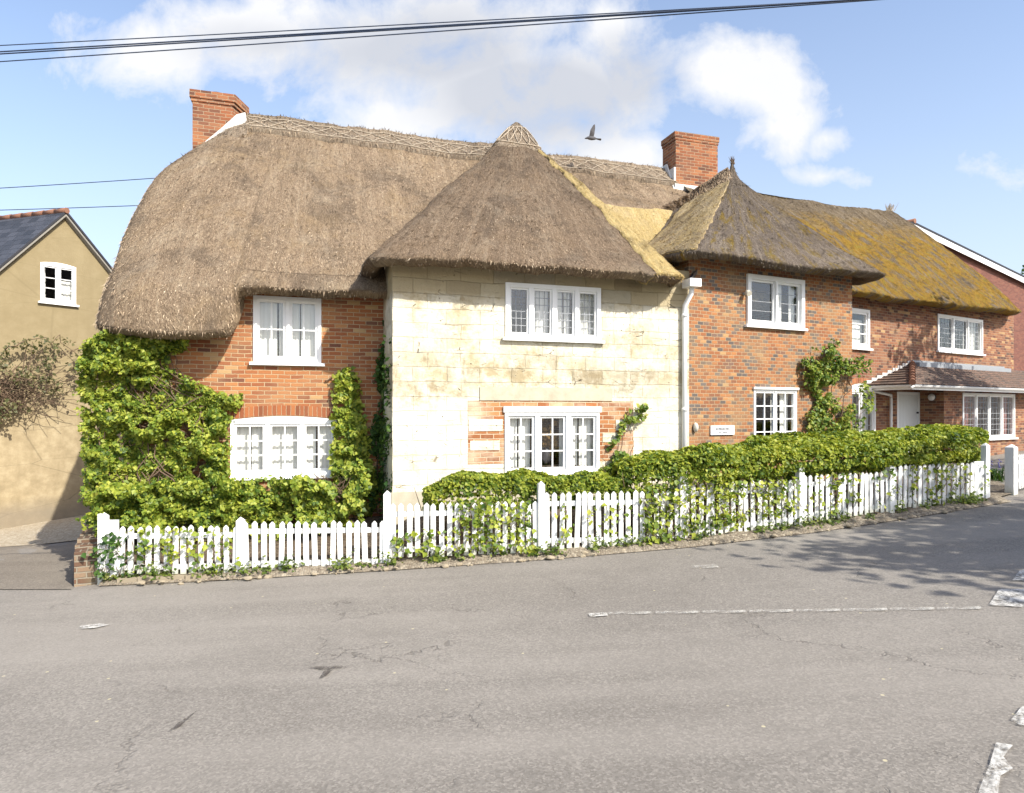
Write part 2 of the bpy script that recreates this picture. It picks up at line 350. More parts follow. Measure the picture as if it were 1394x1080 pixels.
MAT['thatch_new'] = thatch('new_golden_straw', [(.40,.27,.09),(.58,.42,.165),(.70,.54,.25),(.78,.64,.37)], (.70,.55,.28), .5, .65, .5)
MAT['thatch_pale'] = thatch('pale_streaked_straw', [(.16,.12,.085),(.32,.25,.16),(.48,.38,.23),(.6,.5,.33)], (.55,.41,.18), .42, .56, .75)
MAT['thatch_cap'] = thatch('ridge_straw', [(.15,.115,.085),(.29,.22,.155),(.42,.34,.25),(.56,.48,.37)], (.42,.33,.22), .5, .66, .5)

def blade(name, stops):
    m = M(name); r = m.n('NewGeometry').outputs['Random Per Island']; n = m.noise(m.obj(), .9, 5, .65)
    k = m.math('ADD', m.math('MULTIPLY', r, .75), m.math('MULTIPLY', m.math('SUBTRACT', n, .36), 1.0), clamp=True)
    return m.principled(m.ramp(k, stops), .9, None, .15)
MAT['blade'] = blade('loose_straw', [(0, (.095,.067,.044)), (.25, (.225,.162,.105)), (.6, (.37,.275,.18)), (.9, (.54,.425,.29)), (1, (.66,.545,.39))])
MAT['blade_grey'] = blade('grey_loose_straw', [(0, (.045,.038,.03)), (.35, (.12,.10,.08)), (.7, (.21,.17,.13)), (.95, (.4,.34,.26)), (1, (.52,.46,.36))])
MAT['blade_moss'] = blade('mossy_loose_straw', [(0, (.075,.055,.03)), (.25, (.16,.12,.06)), (.5, (.27,.18,.03)), (.75, (.30,.235,.06)), (1, (.42,.35,.19))])
MAT['blade_new'] = blade('new_loose_straw', [(0, (.33,.21,.06)), (.4, (.52,.36,.14)), (.8, (.64,.48,.22)), (1, (.75,.62,.38))])

def leafmat(name, stops, trans=.35, nscale=1.6):
    m = M(name); r = m.n('NewGeometry').outputs['Random Per Island']; n = m.noise(m.obj(), nscale, 3)
    k = m.math('ADD', m.math('MULTIPLY', r, .62), m.math('MULTIPLY', m.math('SUBTRACT', n, .3), .9), clamp=True)
    c = m.ramp(k, stops)
    p = m.n('BsdfPrincipled', {'Base Color': c, 'Roughness': .5, 'Specular IOR Level': .35})
    t = m.n('BsdfTranslucent', {'Color': m.mix(1.0, c, (1.0, 1.0, .5), 'MULTIPLY')})
    return m.surf(m.n('MixShader', {0: trans, 1: p.outputs[0], 2: t.outputs[0]}))
MAT['ivy'] = leafmat('spring_creeper_leaf', [(0, (.02,.055,.011)), (.22, (.088,.152,.02)), (.46, (.222,.287,.034)), (.78, (.405,.435,.06)), (1, (.47,.42,.10))])
MAT['hedge'] = leafmat('privet_leaf', [(0, (.02,.055,.011)), (.22, (.092,.157,.02)), (.46, (.232,.29,.032)), (.78, (.42,.44,.056)), (1, (.49,.44,.09))])
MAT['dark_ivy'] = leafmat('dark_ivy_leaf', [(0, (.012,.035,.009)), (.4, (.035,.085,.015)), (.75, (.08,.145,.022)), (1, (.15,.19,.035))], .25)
MAT['rose'] = leafmat('rose_leaf', [(0, (.025,.06,.014)), (.3, (.105,.18,.028)), (.62, (.25,.32,.045)), (.9, (.40,.36,.08)), (1, (.36,.17,.06))])
MAT['olive'] = leafmat('sparse_olive_leaf', [(0, (.06,.06,.03)), (.4, (.11,.12,.045)), (.75, (.18,.16,.07)), (1, (.22,.15,.09))])
MAT['tree'] = leafmat('tree_leaf', [(0, (.02,.045,.012)), (.5, (.05,.1,.02)), (1, (.11,.16,.03))])
MAT['weed'] = leafmat('verge_weed_leaf', [(0, (.03,.06,.012)), (.4, (.09,.14,.02)), (.8, (.2,.24,.05)), (1, (.3,.26,.1))])
MAT['bluebell'] = simple('violet_petal', (.12, .11, .32), .7, .2)

def asphalt(name, a, b, crack=True):
    m = M(name); o = m.obj(); n1 = m.noise(o, .35, 6, .6); n2 = m.noise(o, 95, 3, .7); n3 = m.noise(o, 3.0, 5, .6)
    vor = m.n('TexVoronoi', {'Vector': o, 'Scale': 70.0}); vs = m.n('SeparateColor', {0: vor.outputs['Color']}).outputs[0]
    c = m.mix(m.ramp(n1, [(.35, 0.0), (.65, 1.0)]), a, b)
    sp = m.math('ADD', m.math('MULTIPLY', vs, .6), m.math('MULTIPLY', n2, .4))
    c = m.mix(m.ramp(sp, [(.28, .36), (.5, 0.0)]), c, tuple(x * .45 for x in a)); c = m.mix(m.ramp(sp, [(.60, 0.0), (.86, .38)]), c, tuple(min(1, x * 1.75) for x in b))
    c = m.mix(m.math('MULTIPLY', m.ramp(n3, [(.5, 0.0), (.72, 1.0)]), .28), c, tuple(x * .72 for x in a))
    tr = m.noise(m.mapping(o, (.10, .9, 1), rot=(0, 0, .12)), 1.0, 4, .5)     # wheel-polished streaks along the road
    c = m.mix(m.math('MULTIPLY', m.ramp(tr, [(.46, 0.0), (.62, 1.0)]), .4), c, tuple(min(1, x * 1.3) for x in b))
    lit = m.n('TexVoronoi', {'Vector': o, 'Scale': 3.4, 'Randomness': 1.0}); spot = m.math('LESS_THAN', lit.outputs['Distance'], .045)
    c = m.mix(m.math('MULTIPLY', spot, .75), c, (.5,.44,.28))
    h = sp
    if crack:
        w = m.n('TexNoise', {'Vector': o, 'Scale': 1.4, 'Detail': 5, 'Roughness': .7}).outputs['Color']
        q = m.n('VectorMath', {0: o, 1: m.n('VectorMath', {0: w, 'Scale': 1.1}, operation='SCALE').outputs[0]}, operation='ADD').outputs[0]
        e = m.n('TexVoronoi', {'Vector': q, 'Scale': .62}, feature='DISTANCE_TO_EDGE').outputs['Distance']
        msk = m.ramp(m.noise(o, .5, 3), [(.50, 0.0), (.62, 1.0)])
        cr = m.math('MULTIPLY', m.ramp(e, [(0, 1.0), (.013, 0.0)]), m.math('MULTIPLY', msk, m.ramp(n3, [(.38, 0.0), (.55, 1.0)])))
        c = m.mix(m.math('MULTIPLY', cr, .5), c, (.065,.054,.044))
        h = m.math('SUBTRACT', sp, m.math('MULTIPLY', cr, 2.0))
    return m.principled(c, .88, m.bump(h, .55, .008), .25)
MAT['asphalt'] = asphalt('worn_asphalt', (.191,.172,.147), (.234,.212,.182))
MAT['lane'] = asphalt('lane_asphalt', (.17,.145,.115), (.225,.195,.155), False)
def pebbly(name, cols, scale, bumpd=.02):
    m = M(name); o = m.obj(); v = m.n('TexVoronoi', {'Vector': o, 'Scale': scale}); r = m.n('SeparateColor', {0: v.outputs['Color']}).outputs[0]
    n = m.noise(o, 2.0, 5); c = m.ramp(r, [(0, cols[0]), (.4, cols[1]), (.8, cols[2]), (1, cols[3])]); c = m.mix(m.math('MULTIPLY', n, .5), c, cols[0])
    return m.principled(c, .95, m.bump(m.math('SUBTRACT', 1.0, v.outputs['Distance']), .8, bumpd), .15)
MAT['gravel'] = pebbly('pale_gravel', [(.3,.24,.16),(.42,.35,.25),(.5,.43,.32),(.6,.54,.42)], 26)
MAT['soil'] = pebbly('garden_soil', [(.07,.05,.035),(.12,.09,.06),(.17,.13,.09),(.24,.19,.13)], 30)
MAT['verge'] = pebbly('dusty_verge', [(.13,.105,.075),(.21,.175,.13),(.28,.24,.18),(.38,.33,.25)], 30)
MAT['rubble'] = simple('rubble_stone', (.34, .285, .20), .95, .3, 9, .1, .6, dirt=(.28,.22,.15))
def paint():
    m = M('worn_road_paint'); o = m.obj(); n = m.math('ADD', m.math('MULTIPLY', m.noise(o, 7, 6, .75), .7), m.math('MULTIPLY', m.noise(o, 60, 3, .7), .3))
    k = m.ramp(n, [(.40, 0.0), (.57, 1.0)])
    p = m.n('BsdfPrincipled', {'Base Color': (.55,.53,.48), 'Roughness': .7}); t = m.n('BsdfTransparent')
    return m.surf(m.n('MixShader', {0: k, 1: t.outputs[0], 2: p.outputs[0]}))
MAT['paint'] = paint()
def faint_paint():
    m = M('almost_gone_road_paint'); o = m.obj(); n = m.math('ADD', m.math('MULTIPLY', m.noise(o, 9, 6, .75), .6), m.math('MULTIPLY', m.noise(o, 70, 3, .7), .4))
    k = m.ramp(n, [(.46, 0.0), (.62, .75)])
    p = m.n('BsdfPrincipled', {'Base Color': (.55,.53,.47), 'Roughness': .7}); t = m.n('BsdfTransparent')
    return m.surf(m.n('MixShader', {0: k, 1: t.outputs[0], 2: p.outputs[0]}))
MAT['faint'] = faint_paint()
def tar():
    m = M('dark_road_stain'); o = m.obj(); n = m.math('ADD', m.math('MULTIPLY', m.noise(o, 6, 6, .75), .6), m.math('MULTIPLY', m.noise(o, 50, 3, .7), .4))
    p = m.n('BsdfPrincipled', {'Base Color': (.075,.06,.048), 'Roughness': .85}); t = m.n('BsdfTransparent')
    return m.surf(m.n('MixShader', {0: m.ramp(n, [(.40, 0.0), (.58, .85)]), 1: t.outputs[0], 2: p.outputs[0]}))
MAT['tar'] = tar()
def slate():
    m = M('blue_grey_slate'); uv = m.uv(); b = m.n('TexBrick', {'Vector': uv, 'Color1': (0,0,0), 'Color2': (1,1,1), 'Mortar': (0,0,0), 'Scale': 1.0, 'Mortar Size': .006, 'Brick Width': .28, 'Row Height': .19})
    c = m.ramp(b.outputs['Color'], [(0, (.03,.033,.04)), (1, (.065,.068,.08))]); c = m.mix(b.outputs['Fac'], c, (.015,.015,.02))
    return m.principled(c, .6, m.bump(m.math('SUBTRACT', m.noise(uv, 30, 3), m.math('MULTIPLY', b.outputs['Fac'], 2.0)), .6, .012), .4)
MAT['slate'] = slate()
MAT['verge_grey'] = simple('grey_verge_mortar', (.27, .25, .21), .9, .3, 9, .1, .3)
def tile():
    m = M('brown_clay_tile'); uv = m.uv(); b = m.n('TexBrick', {'Vector': uv, 'Color1': (0,0,0), 'Color2': (1,1,1), 'Mortar': (0,0,0), 'Scale': 1.0, 'Mortar Size': .006, 'Brick Width': .17, 'Row Height': .12})
    c = m.ramp(b.outputs['Color'], [(0, (.07,.048,.038)), (.5, (.125,.078,.058)), (1, (.20,.11,.075))]); c = m.mix(m.math('MULTIPLY', m.noise(uv, 5, 5), .55), c, (.2,.17,.14)); c = m.mix(b.outputs['Fac'], c, (.04,.03,.025))
    return m.principled(c, .85, m.bump(m.math('SUBTRACT', m.noise(uv, 30, 3), m.math('MULTIPLY', b.outputs['Fac'], 1.5)), .6, .012), .2)
MAT['tile'] = tile()
MAT['clay'] = simple('red_ridge_tile', (.25, .125, .08), .85, .3, 9, .2, .2)
# ------------------------------------------------------------------ thatch
def smooth(a, k):
    if k < 1: return a
    x = np.arange(-k, k + 1); w = np.exp(-(x / (k * .5)) ** 2); w /= w.sum()
    pad = np.pad(a, [(k, k)] + [(0, 0)] * (a.ndim - 1), mode='edge')
    return np.stack([(pad[i:i + 2*k + 1].T * w).T.sum(0) for i in range(len(a))])
def wob(p, k=1.0):
    v = Vector(p)
    return k * (.055 * mnoise.noise(v * .9) + .028 * mnoise.noise(v * 2.7) + .016 * mnoise.noise(v * 7.5) + .010 * mnoise.noise(v * 17))
def loft(name, st, mat, blade_mat, parent, thick=.30, step=.075, nt=46, t0=0.0, t1=1.0, off=0.0, sm=4, nblade=650, seed=3, nose=True, bl=.09, wobk=1.0, fringe=60, ragged=0.0, edges=False):
    """st: list of (ridge point, eave point, bulge). A thick roof skin from ridge to eave with a rounded, trimmed eave."""
    Rr = np.array([s[0] for s in st], float); Ee = np.array([s[1] for s in st], float); bb = np.array([s[2] for s in st], float); has_k = any(len(s) > 3 for s in st); Kk = np.array([s[3] if len(s) > 3 else s[1] for s in st], float)
    seg = np.maximum(np.linalg.norm(np.diff(Ee, axis=0), axis=1), np.linalg.norm(np.diff(Kk, axis=0), axis=1)) + .3 * np.linalg.norm(np.diff(Rr, axis=0), axis=1)
    cum = np.concatenate([[0], np.cumsum(seg)]); n = max(4, int(cum[-1] / step)); q = np.linspace(0, cum[-1], n)
    ip = lambda a: np.stack([np.interp(q, cum, a[:, k]) for k in range(a.shape[1])], 1)
    Rr, Ee, Kk, bb = smooth(ip(Rr), sm), smooth(ip(Ee), sm), smooth(ip(Kk), max(1, sm - 2)), smooth(ip(bb[:, None]), sm)[:, 0]
    if nose:
        sl0 = Ee - Rr; sl0 = sl0 / np.linalg.norm(sl0, axis=1, keepdims=True); xk = (1 - np.clip(np.linalg.norm(Kk - Ee, axis=1, keepdims=True) / .3, 0, 1)); Ee = Ee + sl0 * .20 * xk; Kk = Kk + sl0 * .20 * xk + V(0, 0, -.18) * (1 - xk)
    hor = Rr - Ee; hor[:, 2] = 0; H = hor / (np.linalg.norm(hor, axis=1, keepdims=True) + 1e-9); H = smooth(H, 3); H /= np.linalg.norm(H, axis=1, keepdims=True)
    SL = Ee - Rr; SLu = SL / np.linalg.norm(SL, axis=1, keepdims=True)
    tang = np.cross(H, V(0, 0, 1)); N = np.cross(SLu, tang); N *= np.sign(N[:, 2:3] + 1e-9); N /= np.linalg.norm(N, axis=1, keepdims=True)
    te_ = 1 - .07 * (1 - np.clip(np.linalg.norm(Kk - Ee, axis=1) / .3, 0, 1)) if has_k else None
    ts = np.linspace(t0, t1, nt); rng = np.random.default_rng(seed)
    P, UV = [], []; ucum = np.concatenate([[0], np.cumsum(np.linalg.norm(np.diff(Ee, axis=0), axis=1))])
    for i in range(n):
        L = np.linalg.norm(SL[i]); row, uvr = [], []
        jag = ragged * mnoise.noise(Vector((ucum[i] * 5, seed, 0)))
        for j, t in enumerate(ts):
            tt = t * (te_[i] if has_k else 1) + jag * (j / (nt - 1))
            p = Rr[i] + SL[i] * tt + N[i] * (bb[i] * 4 * tt * (1 - tt))
            p = p + N[i] * (wob(p, wobk) + off); row.append(p); uvr.append((ucum[i], tt * L))
        if has_k:
            lowp = row[-1]; ext = Kk[i] + N[i] * wob(Kk[i], wobk) - lowp; dn = SLu[i] * np.linalg.norm(ext) * .5
            for q_ in range(1, 13):
                a_ = q_ / 12; p = lowp + (2 * a_ * (1 - a_)) * dn + (a_ * a_) * ext; row.append(p); uvr.append((ucum[i], L + a_ * np.linalg.norm(ext)))
        if nose:
            e = row[-1] + V(0, 0, .02 * mnoise.noise(Vector(row[-1]) * 3)); h = H[i]; z = V(0, 0, 1)
            for (a, c) in ((.004, -.022), (.045, -.05), (.11, -.082), (.20, -.105), (.33, -.06), (.55, .15), (.95, .58)):
                k = .5 + .5 * thick / .30
                pq = e + h * a + z * c; pq = pq + h * (.012 * mnoise.noise(Vector(pq) * 14)) + z * (.014 * mnoise.noise(Vector(pq) * 9)); row.append(pq); uvr.append((ucum[i], L - c))
        else:
            row.append(row[-1] - N[i] * (off + .07)); uvr.append((ucum[i], L + .05))
        P.append(row); UV.append(uvr)
    if has_k: nt = nt + 12
    A = np.array(P); mb = MB()
    if edges:
        for i_, j_ in ((0, 1), (n - 1, n - 2)):
            for r_ in range(len(P[0])): P[i_][r_] = P[i_][r_] + nrm(P[i_][r_] - P[j_][r_]) * (.07 * mnoise.noise(Vector((r_ * .35, seed, i_))) + .05 * mnoise.noise(Vector((r_ * 1.3, seed, i_)))) * min(1, r_ / 6)
        lowr = lambda i: [q - N[i] * (off + .06) for q in P[i]]
        mb.grid([lowr(0)] + P + [lowr(n - 1)], [UV[0]] + UV + [UV[-1]])
    else: mb.grid(P, UV)
    # loose straw ends over the skin
    top = A[:, :nt]; d1 = top[1:, :-1] - top[:-1, :-1]; d2 = top[:-1, 1:] - top[:-1, :-1]
    ar = np.linalg.norm(np.cross(d1, d2), axis=2); tot = ar.sum(); k = int(nblade * tot)
    if k:
        pick = rng.choice(ar.size, k, p=(ar / tot).ravel()); pi, pj = np.unravel_index(pick, ar.shape)
        base = top[pi, pj] + d1[pi, pj] * rng.random((k, 1)) + d2[pi, pj] * rng.random((k, 1))
        D = d2[pi, pj]; D = D / (np.linalg.norm(D, axis=1, keepdims=True) + 1e-9); NN = N[pi]
        D = D + rng.normal(size=(k, 3)) * .22 + NN * (.05 + rng.normal(size=(k, 1)) * .07); D /= np.linalg.norm(D, axis=1, keepdims=True)
        B = np.cross(NN, D); B /= np.linalg.norm(B, axis=1, keepdims=True)
        Lb = (bl * rng.uniform(.45, 1.5, k))[:, None]; Wb = (rng.uniform(.004, .011, k))[:, None]
        v = [np.stack([base - B*Wb - NN*.012, base + B*Wb - NN*.012, base + D*Lb], 1).reshape(-1, 3)]
    else: v = []
    if nose and fringe:
        kf = int(fringe * ucum[-1]); fi = rng.integers(0, n - 1, kf); fj = nt - 1 + rng.integers(0, 5, kf)
        base = A[fi, fj] + (A[fi + 1, fj] - A[fi, fj]) * rng.random((kf, 1)); hh = H[fi]
        D = -hh * rng.uniform(0, .5, (kf, 1)) + V(0, 0, -1) * rng.uniform(.3, 1, (kf, 1)) + rng.normal(size=(kf, 3)) * .25; D /= np.linalg.norm(D, axis=1, keepdims=True)
        B = np.cross(hh, D); B /= np.linalg.norm(B, axis=1, keepdims=True); Lb = rng.uniform(.02, .055, (kf, 1)); Wb = rng.uniform(.004, .008, (kf, 1))
        v.append(np.stack([base - B*Wb + hh*.01, base + B*Wb + hh*.01, base + D*Lb], 1).reshape(-1, 3))
    if v:
        v = np.concatenate(v); b0 = len(mb.v); m = len(v) // 3
        mb.v += [tuple(x) for x in v]; mb.f += [(b0 + 3*i, b0 + 3*i + 1, b0 + 3*i + 2) for i in range(m)]
        mb.uv += [[(0, 0)] * 3] * m; mb.m += [1] * m; mb.sm += [False] * m
    o = mb.build(name, [MAT[mat], MAT[blade_mat]], parent)
    o['skin'] = 1; del o['skin']
    return o, A, N

def lattice(name, A, N, rows, parent, i0=0, i1=None, pitch=5, r=.011, top=None, zig=True):
    """hazel liggers along two rows of a cap's skin with crossed spars between them"""
    mb = MB(); i1 = i1 or len(A) - 1; lift = .018
    P = lambda i, j: A[i][j] + N[i] * lift
    for j in rows:
        mb.tube([P(i, j) for i in range(i0, i1, 2)], r, 4)
    if zig:
        for a in range(i0, i1 - pitch, pitch):
            for (ja, jb) in ((rows[0], rows[-1]), (rows[-1], rows[0])):
                k = 4; mb.tube([P(int(round(a + (pitch) * q / k)), int(round(ja + (jb - ja) * q / k))) for q in range(k + 1)], r * .85, 4)
    return mb.build(name, MAT['spar'], parent)

# ------------------------------------------------------------------ walls and windows
def wall(mb, fr, s0, s1, z0, z1, opens=(), p=0.0, rev=.15, m=0):
    ss = sorted({s0, s1, *[min(max(o[k], s0), s1) for o in opens for k in (0, 1)]}); zz = sorted({z0, z1, *[min(max(o[k], z0), z1) for o in opens for k in (2, 3)]})
    inside = lambda s, z: any(o[0] < s < o[1] and o[2] < z < o[3] for o in opens)
    for a, b in zip(ss, ss[1:]):
        for c, d in zip(zz, zz[1:]):
            if not inside((a + b) / 2, (c + d) / 2):
                mb.face([fr.pt(a,p,c), fr.pt(b,p,c), fr.pt(b,p,d), fr.pt(a,p,d)], [(a,c),(b,c),(b,d),(a,d)], m)
    for (a, b, c, d) in opens:
        q = p + rev
        for (s_, sg) in ((a, 1), (b, -1)):
            pts = [fr.pt(s_,p,c), fr.pt(s_,q,c), fr.pt(s_,q,d), fr.pt(s_,p,d)]; mb.face(pts if sg > 0 else pts[::-1], [(p,c),(q,c),(q,d),(p,d)] if sg > 0 else [(p,d),(q,d),(q,c),(p,c)], m)
        mb.face([fr.pt(a,p,d), fr.pt(a,q,d), fr.pt(b,q,d), fr.pt(b,p,d)], [(a,p),(a,q),(b,q),(b,p)], m); mb.face([fr.pt(a,p,c), fr.pt(b,p,c), fr.pt(b,q,c), fr.pt(a,q,c)], [(a,p),(b,p),(b,q),(a,q)], m)
def box_px(fr, x0, x1, yt, yb, p=0.0, at=None):
    """opening (s0,s1,z0,z1) from the picture: heights read off at the column `at`"""
    at = at or (x0 + x1) / 2
    return (fr.s(x0, p), fr.s(x1, p), fr.z(at, yb, p), fr.z(at, yt, p))
def curtain(parent, fr, s0, s1, z0, z1, p, mat, fold=.075, amp=.009, seed=0):
    mb = MB(); k = max(6, int((s1 - s0) / .012)); rng = random.Random(seed); ph = rng.random() * 6
    P = []; 
    for i in range(k + 1):
        s = s0 + (s1 - s0) * i / k; w = amp * (math.sin(s / fold * 6.283 + ph) + .4 * math.sin(s / fold * 2.9 + ph * 2))
        P.append([fr.pt(s, p + w * (1 - .45 * t) , z0 + (z1 - z0) * t) for t in (0, .5, 1)])
    mb.grid(P, None); return mb.build('curtain', MAT[mat], parent)
def window(parent, fr, o, lights=2, cols=2, rows=2, style='bars', p=0.0, sill=True, head=0.0, curtains=(), cmat='curtain', fw=.055, mull=.06, sash=.042, split=None, arch=0.0, fb=.06, proud=.018, seed=0):
    s0, s1, z0, z1 = o; P0 = p - proud; f = MB()
    f.box(fr, s0 - .004, s0 + fw, P0, p + .09, z0, z1 + .004); f.box(fr, s1 - fw, s1 + .004, P0, p + .09, z0, z1 + .004)
    f.box(fr, s0 + fw, s1 - fw, P0, p + .09, z1 - fw - arch * .2, z1 + .004); f.box(fr, s0 + fw, s1 - fw, P0, p + .09, z0, z0 + fb)
    if arch:
        n = 18; a = [(s0 + (s1 - s0) * i / n, z1 + arch * (1 - (2 * i / n - 1) ** 2)) for i in range(n + 1)]
        f.prism([fr.pt(s0 - .003, P0 + .004, z1)] + [fr.pt(s, P0 + .004, z + .002) for s, z in a] + [fr.pt(s1 + .003, P0 + .004, z1)], None, np.append(fr.n * .08, 0))
    W = (s1 - s0 - 2 * fw - (lights - 1) * mull) / lights; cells = []
    for k in range(lights):
        a = s0 + fw + k * (W + mull); cells.append((a, a + W))
        if k: f.box(fr, a - mull, a, P0, p + .09, z0 + fb, z1 - fw)
    fo = f.build('window', MAT['white'], parent); bevel(fo, .004, 1)
    zb, zt = z0 + fb, z1 - fw - arch * .2
    for k, (a, b) in enumerate(cells):
        c = MB(); q0, q1 = p + .004, p + .045
        c.box(fr, a, a + sash, q0, q1, zb, zt); c.box(fr, b - sash, b, q0, q1, zb, zt); c.box(fr, a + sash, b - sash, q0, q1, zb, zb + sash * 1.15); c.box(fr, a + sash, b - sash, q0, q1, zt - sash, zt)
        ga, gb, gc, gd = a + sash, b - sash, zb + sash * 1.15, zt - sash; bw = .011
        if style == 'bars':
            for i in range(1, cols): x = ga + (gb - ga) * i / cols; c.box(fr, x - bw, x + bw, q0 + .004, q1 - .005, gc, gd)
            for j in range(1, rows):
                y = gc + (gd - gc) * j / rows
                for i in range(cols):
                    xa = ga + (gb - ga) * i / cols + (bw if i else 0); xb = ga + (gb - ga) * (i + 1) / cols - (bw if i < cols - 1 else 0); c.box(fr, xa, xb, q0 + .006, q1 - .007, y - bw, y + bw)
        co = c.build('casement', MAT['white'], fo)
        if style == 'lead':
            l = MB(); lw = .0055
            for i in range(1, cols): x = ga + (gb - ga) * i / cols; l.box(fr, x - lw, x + lw, p + .026, p + .033, gc, gd)
            for j in range(1, rows): y = gc + (gd - gc) * j / rows; l.box(fr, ga, gb, p + .0245, p + .0345, y - lw, y + lw)
            l.build('leading', MAT['lead'], fo)
        g_ = MB(); g_.face([fr.pt(ga - .01, p + .03, gc - .01), fr.pt(gb + .01, p + .03, gc - .01), fr.pt(gb + .01, p + .03, gd + .01), fr.pt(ga - .01, p + .03, gd + .01)]); g_.build('pane', MAT['glass'], fo)
    for (c0, c1, *zf) in curtains:
        curtain(fo, fr, s0 + (s1 - s0) * c0, s0 + (s1 - s0) * c1, z0 + .02, z0 + (z1 - z0) * (zf[0] if zf else 1.0), p + .15, cmat, seed=seed + int(c0 * 100))
    if sill:
        s = MB(); s.box(fr, s0 - .06, s1 + .06, p - .075, p + .02, z0 - .05, z0 - .001); so = s.build('sill', MAT['white'], fo); bevel(so, .006, 1)
    if head:
        h = MB(); h.box(fr, s0 - .03, s1 + .03, p - .05, p + .0, z1 + .006, z1 + head); ho = h.build('head_board', MAT['white'], fo); bevel(ho, .005, 1)
    return fo

# ================================================================== LEFT COTTAGE
C1 = empty('thatched_cottage', W1.pt(-.5, 3, -1.8))
tag(C1, 'thatched cottage with red brick left front and whitewashed stone bay under a cone of thatch', 'cottage')
wu1 = box_px(W1, 345, 437, 405, 494); wl1 = box_px(W1, 314, 458, 572, 648)
mb = MB(); wall(mb, W1, -3.95, -2.6, -2.6, 1.75); wall(mb, W1, -2.6, .02, -2.6, 2.1, [wu1, wl1])
mb.face([W1.pt(-3.95, 6, -2.6), W1.pt(-3.95, 0, -2.6), W1.pt(-3.95, 0, 1.75), W1.pt(-3.95, 6, 1.75)], [(6,-2.6),(0,-2.6),(0,1.75),(6,1.75)])
mb.face([W1.pt(8, 6, -2.6), W1.pt(-3.95, 6, -2.6), W1.pt(-3.95, 6, 2.3), W1.pt(8, 6, 2.3)], [(0,0),(12,0),(12,5),(0,5)])
tag(mb.build('wall', MAT['brick_old'], C1), 'old red brick wall under the left thatch')
# segmental arch of bricks on end over the lower window
n = 24; mb = MB(); a0, a1, zt = wl1[0] - .08, wl1[1] + .08, wl1[3]
arc = lambda i, lift: W1.pt(a0 + (a1 - a0) * i / n, -.006, zt + lift + .075 * (1 - (2 * i / n - 1) ** 2))
for i in range(n): mb.face([arc(i, .0), arc(i + 1, .0), arc(i + 1, .17), arc(i, .17)], [((a1-a0)*i/n, 0), ((a1-a0)*(i+1)/n, 0), ((a1-a0)*(i+1)/n, .17), ((a1-a0)*i/n, .17)])
for i in range(n): mb.face([arc(i, .17), arc(i + 1, .17), arc(i + 1, .17) + np.append(W1.n * .01, 0), arc(i, .17) + np.append(W1.n * .01, 0)])
mb.build('brick_arch', MAT['brick_arch'], C1)
window(C1, W1, wu1, 2, 2, 2, 'bars', curtains=[(.05, .34), (.37, .46), (.53, .68), (.70, .95)], seed=1, proud=.025)
window(C1, W1, wl1, 3, 2, 3, 'bars', curtains=[(.04, .165), (.185, .335), (.36, .49), (.505, .66), (.68, .80), (.82, .97)], seed=2, arch=.06, sill=True, fw=.05)
# stone bay
wu2 = box_px(W2, 688, 817, 389, 462); wl2 = box_px(W2, 687, 815, 562, 645)
S2 = W2.s(938)
mb = MB(); wall(mb, W2, 0, S2, -2.4, 2.55, [wu2, wl2])
mb.face([W2.pt(0, 1.5, -2.4), W2.pt(0, 0, -2.4), W2.pt(0, 0, 2.55), W2.pt(0, 1.5, 2.55)], [(-1.5,-2.4),(0,-2.4),(0,2.55),(-1.5,2.55)])
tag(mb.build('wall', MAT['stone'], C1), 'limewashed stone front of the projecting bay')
mb = MB(); q = lambda x: W2.s(x); zi = W2.z(760, 546); zl = W2.z(650, 632); e = .007
mb.box(W2, q(637), wl2[0], -e, .04, zl, zi, skip='b'); mb.box(W2, wl2[1], q(862), -e, .04, zl, zi, skip='b'); mb.box(W2, wl2[0], wl2[1], -e, .04, wl2[3], zi, skip='bd')
tag(mb.build('brick_panel', MAT['brick_infill'], C1), 'patched brick around the lower bay window')
for (xa, xb, yt_, yb_) in ((638, 684, 571, 587), (640, 680, 600, 613), (838, 861, 572, 586), (820, 842, 590, 602)):
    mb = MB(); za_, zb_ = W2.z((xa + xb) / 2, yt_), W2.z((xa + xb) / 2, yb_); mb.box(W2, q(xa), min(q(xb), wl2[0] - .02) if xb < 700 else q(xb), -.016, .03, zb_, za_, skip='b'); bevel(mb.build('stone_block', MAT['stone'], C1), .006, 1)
def band_mat():
    m = M('weathered_lintel_stone'); o = m.obj(); nn = m.noise(o, 5, 6, .7); c = m.mix(nn, (.31,.27,.19), (.58,.53,.41)); return m.principled(c, .9, m.bump(nn, .4, .02), .15)
MAT['band'] = band_mat()
mb = MB(); mb.box(W2, q(653), q(833), -.02, .04, zi + .003, W2.z(740, 528), skip='b'); bevel(mb.build('lintel', MAT['band'], C1), .012, 2)
mb = MB(); mb.box(W2, -.02, S2, -.03, .02, -2.4, W2.z(600, 668), skip='b'); mb.build('plinth', MAT['band'], C1)
window(C1, W2, wu2, 4, 3, 6, 'lead', curtains=[(.02, .09), (.34, .47), (.53, .62), (.64, .70), (.80, .98)], seed=3, fw=.07, mull=.075, sash=.032, proud=.03)
window(C1, W2, wl2, 3, 2, 3, 'bars', curtains=[(.03, .155), (.17, .29), (.335, .375), (.60, .65), (.70, .80), (.82, .965)], seed=4, head=.105, fw=.05, mull=.085, sill=True, proud=.03)
